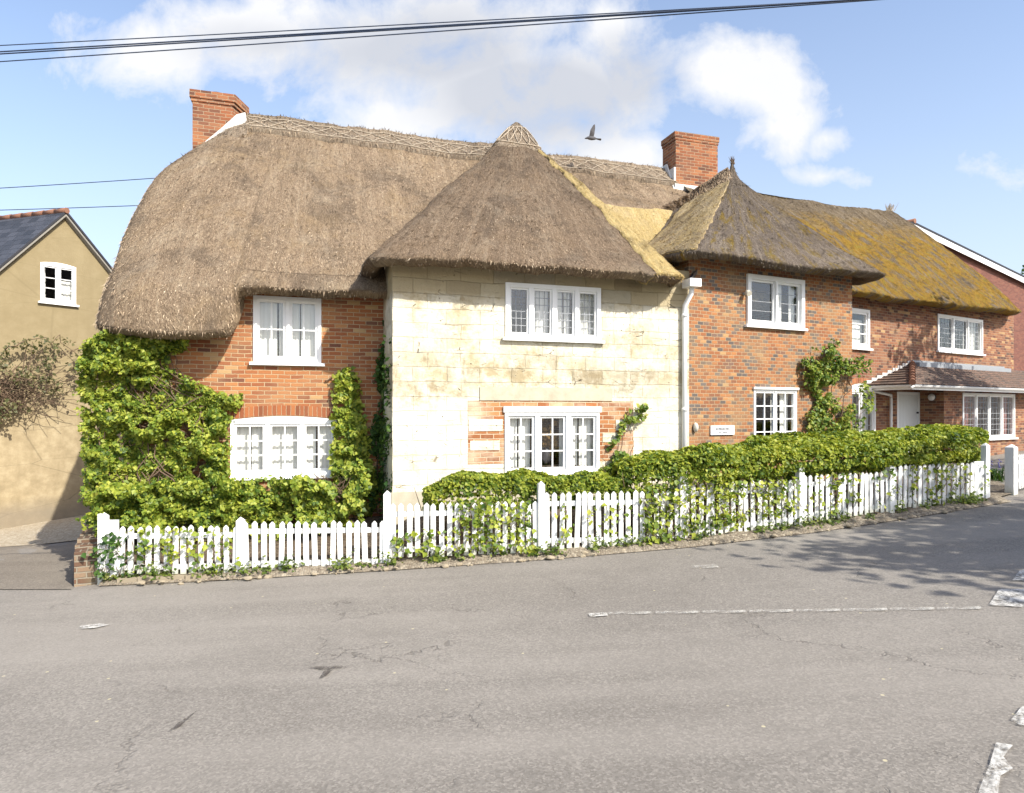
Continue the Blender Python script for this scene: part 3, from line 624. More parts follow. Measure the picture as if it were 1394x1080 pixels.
# main roof, in the W1 frame
w1 = lambda s, p, z: W1.pt(s, p, z)
sk = W1.s(319, -.45)
sk = W1.s(316, -.7)
R5 = w1(-3.43,3,5.27)
main_st = [
 (w1(8.3,3,5.9), w1(8.3,-.4,2.3), .05), (w1(5,3,5.98), w1(5,-.4,2.2), .05), (w1(2.4,3,6.0), w1(2.4,-.4,2.15), .06), (w1(0,3,6.02), w1(0,-.42,2.14), .07),
 (w1(-1.1,3,6.03), w1(-1.3,-.43,2.13), .08), (w1(-1.6,3,6.03), w1(sk + .10,-.43,2.13), .10), (w1(-1.7,3,6.03), w1(sk + .03,-.43,2.13), .10, w1(sk + .03,-.48,2.02)), (w1(-1.75,3,6.03), w1(sk,-.43,2.13), .11, w1(sk - .01,-.66,1.62)), (w1(-1.82,3,6.03), w1(sk - .08,-.43,2.13), .12, w1(sk - .09,-.74,1.44)),
 (w1(-2.15,3,6.02), w1(-2.85,-.44,2.13), .16, w1(-2.85,-.76,1.40)), (w1(-2.75,3,5.85), w1(-3.5,-.44,2.13), .24, w1(-3.55,-.74,1.40)), (w1(-3.2,3,5.5), w1(-3.9,-.36,2.13), .31, w1(-4.02,-.62,1.44)), (R5, w1(-4.14,-.12,2.15), .37, w1(-4.32,-.28,1.48)), (R5, w1(-4.28,.45,2.2), .39, w1(-4.46,.4,1.54)),
 (R5, w1(-4.34,2.2,2.3), .38, w1(-4.5,2.2,1.7)), (R5, w1(-4.3,4.5,2.3), .38, w1(-4.45,4.5,1.8)), (w1(-3.43,3.05,5.27), w1(-4.1,5.9,2.3), .38, w1(-4.2,6.0,1.9)), (w1(-3.2,3.05,5.5), w1(-3.6,6.3,2.3), .3, w1(-3.6,6.4,2.0)), (w1(-2.3,3,6.02), w1(-2.4,6.4,2.1), .1), (w1(3,3,6.0), w1(3,6.4,2.1), .05), (w1(8.3,3,5.9), w1(8.3,6.4,2.2), .05)]
rf, A, N = loft('thatch_roof', main_st, 'thatch', 'blade', C1, thick=.30, nblade=620, seed=11)
tag(rf, 'weathered main thatch swept low over the left end')
# block ridge with crossed hazel spars
def ridge_cap(parent, fr, s0, s1, z0, z1, pr, slope_deg, reach, mat='thatch_cap', seed=5, k=None, pitch=.42):
    sl = R(slope_deg); n = int((s1 - s0) / .06); P, UV, Nn = [], [], []
    prof = []
    nr = 14
    for j in range(nr + 1): t = reach * (1 - j / nr); prof.append((-t * math.cos(sl), -t * math.sin(sl), -math.sin(sl), math.cos(sl)))
    for a in range(1, 6): th = -sl + 2 * sl * a / 6; prof.append((.05 * math.sin(th), .05 * (math.cos(th) - math.cos(sl)) , math.sin(th), math.cos(th)))
    for j in range(nr + 1): t = reach * j / nr; prof.append((t * math.cos(sl), -t * math.sin(sl), math.sin(sl), math.cos(sl)))
    for i in range(n + 1):
        s = s0 + (s1 - s0) * i / n; z = z0 + (z1 - z0) * i / n; row, uvr, nn = [], [], []
        for j, (dp, dz, np_, nz) in enumerate(prof):
            edge = (j == 0 or j == len(prof) - 1); o_ = -.02 if edge else .11
            nv = np.append(fr.n * np_, nz); base = fr.pt(s, pr + dp, z + dz); base = base + nv * (o_ + wob(base, 1.0)); row.append(base); uvr.append((s, j * .06)); nn.append(nv)
        P.append(row); UV.append(uvr); Nn.append(nn)
    mb = MB(); mb.grid(P, UV); rng = random.Random(seed)
    for _ in range(int(520 * (s1 - s0))):
        i = rng.randrange(n); j = rng.randrange(1, len(prof) - 1); b = V(*P[i][j]); d = V(*P[i][max(0, j - 1)]) - b if j <= nr + 3 else V(*P[i][min(j + 1, len(prof) - 1)]) - b
        d = nrm(d) + V(rng.gauss(0, .4), rng.gauss(0, .4), rng.gauss(0, .3)) + Nn[i][j] * .25; d = nrm(d) * rng.uniform(.05, .12); w = nrm(np.cross(d, Nn[i][j])) * .008
        mb.face([b - w, b + w, b + d], None, 1)
    cap = mb.build('ridge_cap', [MAT[mat], MAT['blade']], parent)
    L = MB(); pt = lambda i, j: P[min(max(i, 0), n)][j] + Nn[min(max(i, 0), n)][j] * .016
    rows = (2, 11)
    for j in rows: L.tube([pt(i, j) for i in range(0, n + 1, 2)], .009, 4)
    st = int(pitch / .06)
    for a in range(0, n - st, st):
        for ja, jb in ((rows[0], rows[1]), (rows[1], rows[0])): L.tube([pt(int(round(a + st * q_ / 5)), int(round(ja + (jb - ja) * q_ / 5))) for q_ in range(6)], .0075, 4)
    L.build('spar_lattice', MAT['spar'], cap); return cap
ridge_cap(C1, W1, -2.45, 7.45, 6.05, 5.93, 3.0, 48, .62)
# wrapped end of the ridge by the left chimney: pale mortar and wire over the hip
# conical roof of the stone bay
ap = w1(3.18, 2.31, 6.25)
bay_st = [(w1(3.18,3.2,6.15), w1(-.1,3.2,2.7), .0), (w1(3.18,2.6,6.2), w1(-.22,1.0,2.5), .02), (ap, w1(-.32,-.5,2.46), .03), (ap, w1(-.30,-1.3,2.46), .04), (ap, w1(-.12,-1.56,2.46), .05), (ap, w1(.3,-1.62,2.46), .05),
 (ap, w1(2.5,-1.64,2.47), .10), (ap, w1(4.4,-1.62,2.47), .06), (ap, w1(4.80,-1.56,2.47), .04), (ap, w1(4.98,-1.36,2.48), .02), (ap, w1(5.06,-.6,2.55), .02), (w1(3.18,2.6,6.2), w1(5.06,1,2.6), .0), (w1(3.18,3.2,6.15), w1(5.0,3.2,2.7), .0)]
rf, A, N = loft('thatch_roof', bay_st, 'thatch_bay', 'blade', C1, thick=.27, nblade=620, seed=12, sm=3)
tag(rf, 'cone of darker thatch over the stone bay')
cap_st = [(ap + V(0,0,.12), ap + (V(*e) - ap) * .205, b) for (r_, e, b) in bay_st]
cap_st = [(V(*a_), b_, .03) for a_, b_, _ in cap_st]
cp, A2, N2 = loft('ridge_cap', cap_st, 'thatch_cap', 'blade', C1, off=.045, t0=.0, nt=16, nose=False, nblade=1800, seed=13, sm=2, step=.03, wobk=.6)
lattice('spar_lattice', A2, N2, (4, 13), cp, pitch=8, r=.010)
# new golden straw: along the bay's right hip and in the saddle between the bays
hip_st = [(ap, w1(4.28,-1.625,2.47), .063), (ap, w1(4.44,-1.62,2.47), .06), (ap, w1(4.81,-1.56,2.47), .04), (ap, w1(4.99,-1.36,2.48), .02), (ap, w1(5.07,-.6,2.55), .02), (w1(3.18,2.6,6.2), w1(5.07,1,2.6), .0)]
loft('new_straw_strip', hip_st, 'thatch_new', 'blade_new', C1, off=.03, t0=.13, t1=1.0, nose=True, thick=.27, nblade=1100, seed=14, sm=2, bl=.07, fringe=60, edges=True)
sad_st = [(w1(s,3,5.97), w1(s,-.4,2.2), .05) for s in (4.0, 5.0, 6.0, 7.0, 8.3)]
loft('new_straw_saddle', sad_st, 'thatch_new', 'blade_new', C1, off=.07, t0=.40, t1=1.0, nose=False, nblade=1100, seed=15, sm=1, bl=.07, ragged=.03, edges=True)
# chimneys
def chimney(parent, P4, z0, z1, band=.16, bo=.045, mat='brick_chimney', pot=None):
    """P4: plan corners anticlockwise seen from above, front-left first"""
    mb = MB()
    def ring(P, za, zb, capt=True, capb=False):
        L = 0
        for i in range(4):
            a, b = P[i], P[(i + 1) % 4]; l = np.linalg.norm(b - a)
            mb.face([V(*a, za), V(*b, za), V(*b, zb), V(*a, zb)], [(L, za), (L + l, za), (L + l, zb), (L, zb)]); L += l
        if capt: mb.face([V(*p, zb) for p in P], [(p[0], p[1]) for p in P])
        if capb: mb.face([V(*p, za) for p in reversed(P)], [(p[0], p[1]) for p in P])
    c = sum(P4) / 4; out = [p + nrm(p - c) * bo * 1.4 for p in P4]; out2 = [p + nrm(p - c) * bo * .7 for p in P4]
    ring(P4, z0, z1 - band - .07); ring(out2, z1 - band - .07, z1 - band, True, True); ring(out, z1 - band, z1, True, True)
    o = mb.build('chimney', MAT[mat], parent)
    return o
fp = Frame(*(W1.o + W1.n * 3.25), 17.5)
cl = fp.s(262); cr = fp.s(317)
pl = lambda f, s, p: (f.o + f.d * s + f.n * p)
P4 = [pl(fp, cl, 0), pl(fp, cr, 0), pl(fp, cr, 0) + V(.06, .55), pl(fp, cl, 0) + V(-.15, .55)]
zt = fp.z(290, 126); chimney(C1, P4, 3.6, zt)
chim1 = bpy.data.objects['chimney']
mb = MB(); mb.tube([V(*(sum(P4)/4), zt), V(*(sum(P4)/4), zt + .07)], .17, 14); mb.build('chimney_pot', MAT['pot'], chim1)
# pale fillet and flashing running down the hip in front of the chimney
FH = Frame(*(W1.o + W1.n * 2.72), 17.5); mb = MB(); bp = lambda x, y: FH.pt(FH.s(x), 0, FH.z(x, y))
mb.prism([bp(*q_) for q_ in [(266, 209), (292, 194), (318, 178), (336, 166), (334, 153), (322, 156), (302, 174), (280, 192)]], None, np.append(FH.n * .10, 0))
fo_ = mb.build('flashing', MAT['flashing'], C1); bevel(fo_, .02, 2); tag(fo_, 'pale board and mortar fillet below the left chimney')
hipcap = [(w1(-2.30,3,6.08), w1(-2.40,2.45,5.45), .05), (w1(-2.7,3,5.85), w1(-2.9,2.45,5.2), .05), (w1(-3.1,3,5.50), w1(-3.2,2.5,4.95), .05), (w1(-3.4,3,5.24), w1(-3.45,2.6,4.8), .05)]
loft('hip_cap', hipcap, 'thatch_cap', 'blade', C1, off=.07, nt=12, nose=False, nblade=1500, seed=16, sm=1, step=.05)
f2 = Frame(*(W1.o + W1.n * 2.55), 17.5)
cl = f2.s(920); cr = f2.s(977)
P4 = [pl(f2, cl, 0), pl(f2, cr, 0), pl(f2, cr, .62), pl(f2, cl, .62)]
zt = f2.z(948, 183); chimney(C1, P4, 3.6, zt, band=.13, bo=.03)
mb = MB(); zf = f2.z(948, 256)
mb.box(f2, cl - .05, cr + .02, -.05, 0, zf - .30, zf + .03); mb.box(f2, cl - .05, cl, 0, .6, zf - .1, zf + .45, skip='')
mb.prism([f2.pt(cl - .09, -.05, zf - .1), f2.pt(cl - .09, .45, zf - .1), f2.pt(cl - .09, .45, zf + .62), f2.pt(cl - .09, .30, zf + .62)], None, np.append(f2.d * .04, 0))
tag(mb.build('flashing', MAT['flashing'], C1), 'white mortar flashing at the foot of the right chimney')

# ================================================================== RIGHT COTTAGE
C2 = empty('brick_cottage', W4.pt(2.0, 2.0, -1.6))
tag(C2, 'red brick cottage with mossy thatch, tiled porch and pointed thatched bay on the right', 'cottage')
S3 = W3.s(1160)
wu3 = box_px(W3, 1016, 1093, 378, 445); wl3 = box_px(W3, 1026, 1084, 531, 612)
mb = MB(); wall(mb, W3, 0, S3, -2.4, 3.0, [wu3, wl3])
mb.face([W3.pt(S3, 0, -2.4), W3.pt(S3, 3, -2.4), W3.pt(S3, 3, 3.0), W3.pt(S3, 0, 3.0)], [(0,-2.4),(3,-2.4),(3,3),(0,3)])
mb.face([W3.pt(0, 4, -2.4), W3.pt(0, 0, -2.4), W3.pt(0, 0, 3.0), W3.pt(0, 4, 3.0)], [(-4,-2.4),(0,-2.4),(0,3),(-4,3)])
tag(mb.build('wall', MAT['brick_chequer'], C2), 'chequered brick wall with dark headers')
window(C2, W3, wu3, 2, 1, 4, 'lead', curtains=[(.60, .72), (.84, .95)], seed=6, fw=.085, mull=.05, sash=.04, proud=.05, sill=True)
window(C2, W3, wl3, 2, 2, 4, 'bars', curtains=[(.53, .68), (.74, .93)], seed=7, head=.05, fw=.035, mull=.03, sash=.03, proud=.012, sill=False)
# wing
we = W4.s(1380); wu4 = box_px(W4, 1276, 1337, 432, 480); ws4 = box_px(W4, 1156, 1183, 421, 474); wa4 = box_px(W4, 1152, 1191, 530, 600)
S5 = W4.s(1285, -.6); wd4 = box_px(W4, 1221, 1253, 534, 640); wb5 = box_px(W4, 1310, 1381, 536, 597, -.6)
mb = MB(); wall(mb, W4, -.6, we, -2.2, 3.1, [wu4, ws4, wa4, wd4])
mb.face([W4.pt(we, 0, -2.2), W4.pt(we, 5, -2.2), W4.pt(we, 5, 3.1), W4.pt(we, 0, 3.1)], [(0,-2.2),(5,-2.2),(5,3.1),(0,3.1)])
mb.face([W4.pt(we, 5, -2.2), W4.pt(-2, 5, -2.2), W4.pt(-2, 5, 3.1), W4.pt(we, 5, 3.1)], [(0,0),(11,0),(11,5),(0,5)])
tag(mb.build('wall', MAT['brick_wing'], C2), 'red brick wall of the long right wing')
E5 = we + 1.6; zp = W4.z(1300, 530, -.6)
mb = MB(); wall(mb, W4, S5, E5, -2.2, zp + .25, [wb5], p=-.6)
mb.face([W4.pt(S5, 0, -2.2), W4.pt(S5, -.6, -2.2), W4.pt(S5, -.6, zp + .25), W4.pt(S5, 0, zp + .25)], [(-.6,-2.2),(0,-2.2),(0,zp+.25),(-.6,zp+.25)])
tag(mb.build('porch_wall', MAT['brick_wing'], C2), 'brick bay under the tiled porch roof')
window(C2, W4, wu4, 3, 4, 6, 'lead', curtains=[(.70, .78), (.84, .97)], seed=8, fw=.06, mull=.06, sash=.035, proud=.025)
window(C2, W4, ws4, 1, 1, 3, 'bars', curtains=[(.05, .95, .75)], seed=9, fw=.07, sash=.05, proud=.025)
window(C2, W4, wa4, 2, 2, 4, 'lead', curtains=[(.55, .95)], seed=10, fw=.05, proud=.02, arch=.13, sill=False)
n = 18; mb = MB(); a0, a1, zt = wa4[0] - .05, wa4[1] + .06, wa4[3] + .01
arc = lambda i, lift: W4.pt(a0 + (a1 - a0) * i / n, -.008, zt + lift + .14 * (1 - (2 * i / n - 1) ** 2))
for i in range(n): mb.face([arc(i, .0), arc(i + 1, .0), arc(i + 1, .13), arc(i, .13)], [((a1-a0)*i/n, 0), ((a1-a0)*(i+1)/n, 0), ((a1-a0)*(i+1)/n, .13), ((a1-a0)*i/n, .13)])
mb.build('brick_arch', MAT['brick_arch'], C2)
window(C2, W4, wb5, 4, 3, 7, 'lead', p=-.6, curtains=[(.04, .22), (.78, .97)], cmat='curtain_pink', seed=11, fw=.06, mull=.07, sash=.03, fb=.05)
# door: frame, boards, knob
mb = MB(); a, b, c, d = wd4; mb.box(W4, a, a + .06, -.01, .1, c, d); mb.box(W4, b - .07, b, -.01, .1, c, d); mb.box(W4, a + .06, b - .07, -.01, .1, d - .06, d)
do = mb.build('door', MAT['white'], C2); mb = MB(); k = 7; w = (b - a - .13) / k
for i in range(k): mb.box(W4, a + .06 + i * w + .003, a + .06 + (i + 1) * w - .003, .03, .06, c, d - .06)
mb.box(W4, a + .06, b - .07, .045, .058, c, d - .06)
mb.build('boarding', MAT['door'], do)
mb = MB(); hp = W4.pt(b - .13, .03, W4.z(1245, 562)); nn = np.append(-W4.n, 0); mb.tube([hp, hp + nn * .02, hp + nn * .05], [.012, .028, .022], 10); mb.build('handle', MAT['pot'], do)
# porch roof
zr, ze = W4.z(1300, 499), W4.z(1250, 523, -1.1); pe = -1.1; sl_, st_ = W4.s(1242, pe), W4.s(1242, 0)
mb = MB(); nco = 9
def prow(t, lift):   # left end, right end of a course line at fraction t down the slope
    p = pe * t; z = zr + (ze - zr) * t + lift; return W4.pt(st_ + (sl_ - st_) * t, p, z), W4.pt(E5 + .1, p, z)
for i in range(nco):
    t0_, t1_ = i / nco, (i + 1.12) / nco; a_, b_ = prow(t0_, .004); c_, d_ = prow(min(t1_, 1.02), .034); L_ = 1.26
    mb.face([c_, d_, b_, a_], [(sl_, -t1_*L_), (E5, -t1_*L_), (E5, -t0_*L_), (sl_, -t0_*L_)]); e_, f_ = prow(min(t1_, 1.02), .0); mb.face([e_, f_, d_, c_], [(sl_, 0), (E5, 0), (E5, .02), (sl_, .02)])
    # hip end
    h0 = W4.pt(st_ + (sl_ - st_) * t0_, 0, zr + (ze - zr) * t0_ + .004); h1 = W4.pt(st_ + (sl_ - st_) * min(t1_, 1.02), 0, zr + (ze - zr) * min(t1_, 1.02) + .034)
    mb.face([h1, c_, a_, h0], [(0, -t1_*L_), (1.1*t1_, -t1_*L_), (1.1*t0_, -t0_*L_), (0, -t0_*L_)]); mb.face([h1 - V(0,0,.034), e_, c_, h1], [(0,0),(1,0),(1,.02),(0,.02)])
mb.face([W4.pt(sl_ + .04, 0, ze - .02), W4.pt(E5, 0, ze - .02), W4.pt(E5, pe + .04, ze - .02), W4.pt(sl_ + .04, pe + .04, ze - .02)])
pr_ = mb.build('porch_roof', MAT['tile'], C2)
mb = MB()
for i in range(8):   # bonnet tiles on the hip
    t0_, t1_ = i / 8, (i + 1.15) / 8; a_ = prow(t0_, .03)[0]; b_ = prow(t1_, .05)[0]; mb.tube([a_, b_], [.05, .075], 8)
mb.build('hip_tile', MAT['clay'], pr_)
mb = MB(); mb.box(W4, st_ - .03, W4.s(1366), -.03, -.003, zr - .02, zr + .085); mb.box(W4, st_ - .03, W4.s(1366), -.20, -.03, zr - .09, zr + .02); mb.build('flashing', MAT['porch_lead'], C2)
mb = MB()
for i in range(9):   # stepped mortar line where the hip end meets the wall
    t = i / 9; mb.box(W4, st_ + (sl_ - st_) * (t + .11) - .02, st_ + (sl_ - st_) * t + .02, -.02, -.002, zr + (ze - zr) * t - .02, zr + (ze - zr) * t + .06)
mb.build('flashing', MAT['flashing'], C2)
mb = MB(); mb.box(W4, sl_ + .02, E5, pe + .02, pe + .05, ze - .13, ze - .015); mb.box(W4, sl_ + .02, sl_ + .05, pe + .05, -.003, ze - .13, ze - .015); mb.build('fascia', MAT['white'], C2)
mb = MB(); gz = ze - .03
P = []
for s in np.linspace(sl_ - .03, E5, 30): P.append([W4.pt(s, pe - .02 + .055 * math.cos(a), gz + .055 * math.sin(a)) for a in np.linspace(math.pi, 2 * math.pi, 9)])
mb.grid(P, None); mb.tube([W4.pt(sl_ - .03, pe - .075, gz), W4.pt(E5, pe - .075, gz)], .009, 6); mb.build('gutter', MAT['white'], C2)
mb = MB(); sx = W4.s(1213, -.08); mb.tube([W4.pt(sl_ - .05, -.16, gz - .03), W4.pt(sl_ - .03, -.14, gz - .10), W4.pt(sx, -.08, gz - .2), W4.pt(sx, -.08, gz - .3), W4.pt(sx, -.08, -2)], .034, 10); mb.build('downpipe', MAT['white'], C2)
mb = MB(); P = []
for p_ in np.linspace(pe + .02, -.02, 10): P.append([W4.pt(sl_ - .03 + .05 * math.cos(a_), p_, gz + .05 * math.sin(a_)) for a_ in np.linspace(math.pi, 2 * math.pi, 9)])
mb.grid(P, None); mb.build('gutter', MAT['white'], C2)
# roofs
w3 = lambda s, p, z: W3.pt(s, p, z); w4 = lambda s, p, z: W4.pt(s, p, z)
wing_st = [(w4(-1.5,2.5,5.75), w4(-1.5,-.4,2.88), .0), (w4(1.5,2.5,5.93), w4(1.5,-.42,2.9), .02), (w4(2.5,2.5,5.95), w4(3,-.42,2.92), .03), (w4(5.5,2.5,6.18), w4(6,-.42,2.99), .06), (w4(7.9,2.5,6.42), w4(8.8,-.42,3.07), .10),
 (w4(8.0,2.5,6.42), w4(9.5,-.36,3.1), .14), (w4(8.0,2.5,6.40), w4(9.78,-.1,3.12), .16), (w4(8.0,2.5,6.40), w4(9.85,.6,3.15), .16), (w4(8.0,2.5,6.4), w4(9.85,4.2,3.2), .16), (w4(8.0,2.5,6.4), w4(9.4,5.3,3.1), .12), (w4(6,2.5,6.2), w4(6,5.4,3.0), .05), (w4(-1.5,2.5,5.75), w4(-1.5,5.4,2.9), .0)]
rf, A, N = loft('thatch_roof', wing_st, 'thatch_moss', 'blade_moss', C2, thick=.26, nblade=550, seed=21)
tag(rf, 'thatch thick with golden moss over the right wing')
mb = MB()
for k in range(60):
    b = w4(7.85 + random.gauss(0, .06), 2.5 + random.gauss(0, .05), 6.40); mb.tube([b, b + V(random.gauss(.05, .05), random.gauss(0, .04), random.uniform(.12, .27))], [.012, .003], 3, False)
mb.build('ridge_tuft', MAT['spar'], C2)
a3 = w3(2.97, 2.0, 5.42)
b3_st = [(w3(1.5,2.9,4.45), w3(.45,2.6,3.5), .0), (w3(2.1,2.5,4.85), w3(.05,1.5,3.2), -.02), (w3(2.6,2.2,5.2), w3(-.12,.9,3.02), -.03), (a3, w3(-.26,.2,2.93), -.05), (a3, w3(-.28,-.2,2.9), -.06), (a3, w3(-.1,-.42,2.9), -.07), (a3, w3(.3,-.46,2.9), -.07), (a3, w3(2.2,-.46,2.92), -.04), (a3, w3(4.3,-.46,2.95), -.08), (a3, w3(4.72,-.36,2.95), -.08), (a3, w3(4.85,0,2.96), -.08), (w3(3.1,2.4,5.4), w3(4.9,1.2,3.0), -.05), (w3(3.4,3.6,5.3), w3(4.8,3.6,3.1), 0)]
rf, A, N = loft('thatch_roof', b3_st, 'thatch_grey', 'blade_grey', C2, thick=.25, nblade=650, seed=22, sm=3)
tag(rf, 'pointed grey thatch with moss patches over the brick bay')
pale_st = [(w3(2.1,2.5,4.85), w3(.05,1.5,3.2), -.02), (w3(2.6,2.2,5.2), w3(-.12,.9,3.02), -.03), (a3, w3(-.27,.2,2.93), -.05), (a3, w3(-.29,-.2,2.9), -.06), (a3, w3(-.14,-.41,2.9), -.07)]
loft('new_straw_strip', pale_st, 'thatch_pale', 'blade_new', C2, off=.018, t0=.10, t1=1.03, nose=False, nblade=900, seed=23, sm=2, bl=.08, edges=True)
sp_st = []
for k in range(13):
    th = 2 * math.pi * k / 12; c = a3 + V(0, 0, .02); sp_st.append((c + V(.01*math.cos(th), .01*math.sin(th), .30), c + V(.34*math.cos(th), .34*math.sin(th), -.36), -.075))
loft('peak', sp_st, 'thatch_grey', 'blade_grey', C2, nt=16, nose=False, nblade=2500, seed=24, sm=0, step=.06, wobk=.4)
mb = MB()
for k in range(26):
    b = a3 + V(random.gauss(0, .02), random.gauss(0, .02), .22); mb.tube([b, b + V(random.gauss(-.02, .04), random.gauss(0, .03), random.uniform(.1, .2))], [.01, .003], 3, False)
mb.build('straw_tuft', MAT['bark'], C2)
# rough weathered ridge from the chimney foot up to the point
rr_st = [(w3(.6,3.6,4.30), w3(.75,3.0,4.02), .02), (w3(1.3,3.05,4.50), w3(1.45,2.55,4.22), .02), (w3(2.1,2.5,4.95), w3(2.1,2.15,4.62), .02), (w3(2.88,2.05,5.52), w3(2.7,1.8,5.1), .02)]
loft('rough_ridge', rr_st, 'thatch_bay', 'blade', C2, nt=10, off=.06, nose=False, nblade=2600, seed=25, sm=1, bl=.16, step=.05, edges=True)
# eave box, hopper and downpipe between the two fronts
mb = MB(); sx = W2.s(931); zz = W2.z(938, 392)
P = [[W2.pt(sx - .05 + .55*a, -.30 + .5*a + .10*b_, zz + .10 + .42*a - .12*math.sin(b_*3.14)) for b_ in (0, .33, .66, 1)] for a in (0, .5, 1)]
mb.grid(P, None); mb.build('valley_gutter', MAT['dark_lead'], C2)
mb = MB(); hb = [(sx - .10, -.34), (sx + .12, -.34)]
mb.box(W2, sx - .10, sx + .13, -.36, -.10, zz - .04, zz + .10); h_ = mb.build('hopper', MAT['white'], C2); bevel(h_, .008, 1)
mb = MB(); mb.tube([W2.pt(sx + .02, -.22, zz - .04), W2.pt(sx + .02, -.21, zz - .14), W2.pt(sx - .03, -.08, zz - .34), W2.pt(sx - .03, -.07, zz - .5), W2.pt(sx - .03, -.07, -2.2)], .045, 12)
for zc in (zz - .55, .0, -1.0): mb.tube([W2.pt(sx - .03, -.07, zc), W2.pt(sx - .03, -.07, zc + .06)], .054, 12)
mb.build('downpipe', MAT['white'], C2)
# ================================================================== NEIGHBOURS
C3 = empty('rendered_house', NB.pt(0, 3, -2.6))
tag(C3, 'house with an ochre rendered gable, slate roof and one white arched window', 'house')
nw = box_px(NB, 55, 103, 361, 413, at=79); hw, za = 2.9, NB.z(85, 292)
def gz_(s): return za - .02 - abs(s) * 1.19
mb = MB(); a, b, c, d = nw
def gq(s0, s1, z0f, z1f):
    pts = [(s0, z0f(s0)), (s1, z0f(s1)), (s1, z1f(s1)), (s0, z1f(s0))]; mb.face([NB.pt(s, 0, z) for s, z in pts], pts)
lo = lambda s: -4.0
br = sorted({-hw, a, b, 0.0, hw})
for s0, s1 in zip(br, br[1:]):
    if a <= s0 and s1 <= b: gq(s0, s1, lo, lambda s: c); gq(s0, s1, lambda s: d, gz_)
    else: gq(s0, s1, lo, gz_)
for (s_, sg) in ((a, 1), (b, -1)): mb.face([NB.pt(s_,0,c), NB.pt(s_,.12,c), NB.pt(s_,.12,d), NB.pt(s_,0,d)], [(0,c),(.1,c),(.1,d),(0,d)])
mb.face([NB.pt(a,0,c), NB.pt(b,0,c), NB.pt(b,.12,c), NB.pt(a,.12,c)]); mb.face([NB.pt(a,.12,d), NB.pt(b,.12,d), NB.pt(b,0,d), NB.pt(a,0,d)])
RB = V(-.955, .297)
def NP(s, p, z): q = NB.o + NB.d * s + RB * p; return V(q[0], q[1], z)
for s_ in (-hw, hw): mb.face([NP(s_, 0, -4), NP(s_, 9, -4), NP(s_, 9, gz_(hw)), NP(s_, 0, gz_(hw))], [(0,-4),(9,-4),(9,1),(0,1)])
mb.face([NP(s, 9, z) for s, z in ((-hw, -4), (hw, -4), (hw, gz_(hw)), (0, gz_(0)), (-hw, gz_(hw)))], [(0,0)]*5)
mb.build('wall', MAT['render'], C3)
window(C3, NB, nw, 2, 1, 3, 'bars', curtains=[(.55, .93, .62), (.08, .2, .9)], fw=.05, mull=.05, sash=.035, proud=.02, seed=30, arch=.05)
mb = MB()
for sg in (-1, 1):
    e0 = hw + .18; A_ = [(0, -.14), (0, 9.1)]
    pts = [NP(0, -.14, za + .09), NP(0, 9.1, za + .09), NP(sg * e0, 9.1, za + .09 - e0 * 1.19), NP(sg * e0, -.14, za + .09 - e0 * 1.19)]
    L_ = math.hypot(e0, e0 * 1.19); uv = [(0, 0), (9.2, 0), (9.2, -L_), (0, -L_)]
    if sg > 0: pts, uv = pts[::-1], uv[::-1]
    mb.face(pts, uv)
    low = [q - V(0, 0, .07) for q in pts]; mb.face(low[::-1], uv[::-1])
    for i in range(4): p_, q_ = pts[i], pts[(i + 1) % 4]; mb.face([p_, p_ - V(0,0,.07), q_ - V(0,0,.07), q_])
mb.build('roof', MAT['slate'], C3); rf = bpy.data.objects['roof']
mb = MB()
for sg in (-1, 1):
    e0 = hw + .16; mb.prism([NP(0, -.13, za - .005), NP(sg * e0, -.13, za - .005 - e0 * 1.19), NP(sg * e0, -.13, za - .06 - e0 * 1.19), NP(0, -.13, za - .06)], None, np.append(RB * .11, 0))
mb.build('verge_trim', MAT['verge_grey'], rf)
mb = MB()
for k in range(24): mb.tube([NP(0, -.16 + k * .385, za + .085), NP(0, -.16 + k * .385 + .375, za + .07)], .075, 10)
mb.build('ridge_tile', MAT['clay'], rf)

C4 = empty('modern_house', W4.pt(11.5, 7, -1.2)); tag(C4, 'plain modern brick house with white bargeboards behind the mossy thatch', 'house')
MG = Frame(*(W4.o + W4.n * 6.2 + W4.d * 6.0), 31.0)
sa = MG.s(1238); zA = MG.z(1238, 309); sb = MG.s(1394); zB = MG.z(1394, 384); sl = (zA - zB) / (sb - sa); hw2 = (sb - sa) + 4
zg = lambda s: zA - abs(s - sa) * sl
mb = MB(); pts = [(sa - 1.2, -3), (sa + hw2, -3), (sa + hw2, zg(sa + hw2)), (sa, zA), (sa - 1.2, zg(sa - 1.2))]; mb.face([MG.pt(s, 0, z) for s, z in pts], pts)
mb.face([MG.pt(sa - 1.2, 8, -3), MG.pt(sa - 1.2, 0, -3), MG.pt(sa - 1.2, 0, zg(sa - 1.2)), MG.pt(sa - 1.2, 8, zg(sa - 1.2))], [(0,0),(8,0),(8,8),(0,8)])
mb.face([MG.pt(sa + hw2, 0, -3), MG.pt(sa + hw2, 8, -3), MG.pt(sa + hw2, 8, zg(sa + hw2)), MG.pt(sa + hw2, 0, zg(sa + hw2))], [(0,0),(8,0),(8,8),(0,8)])
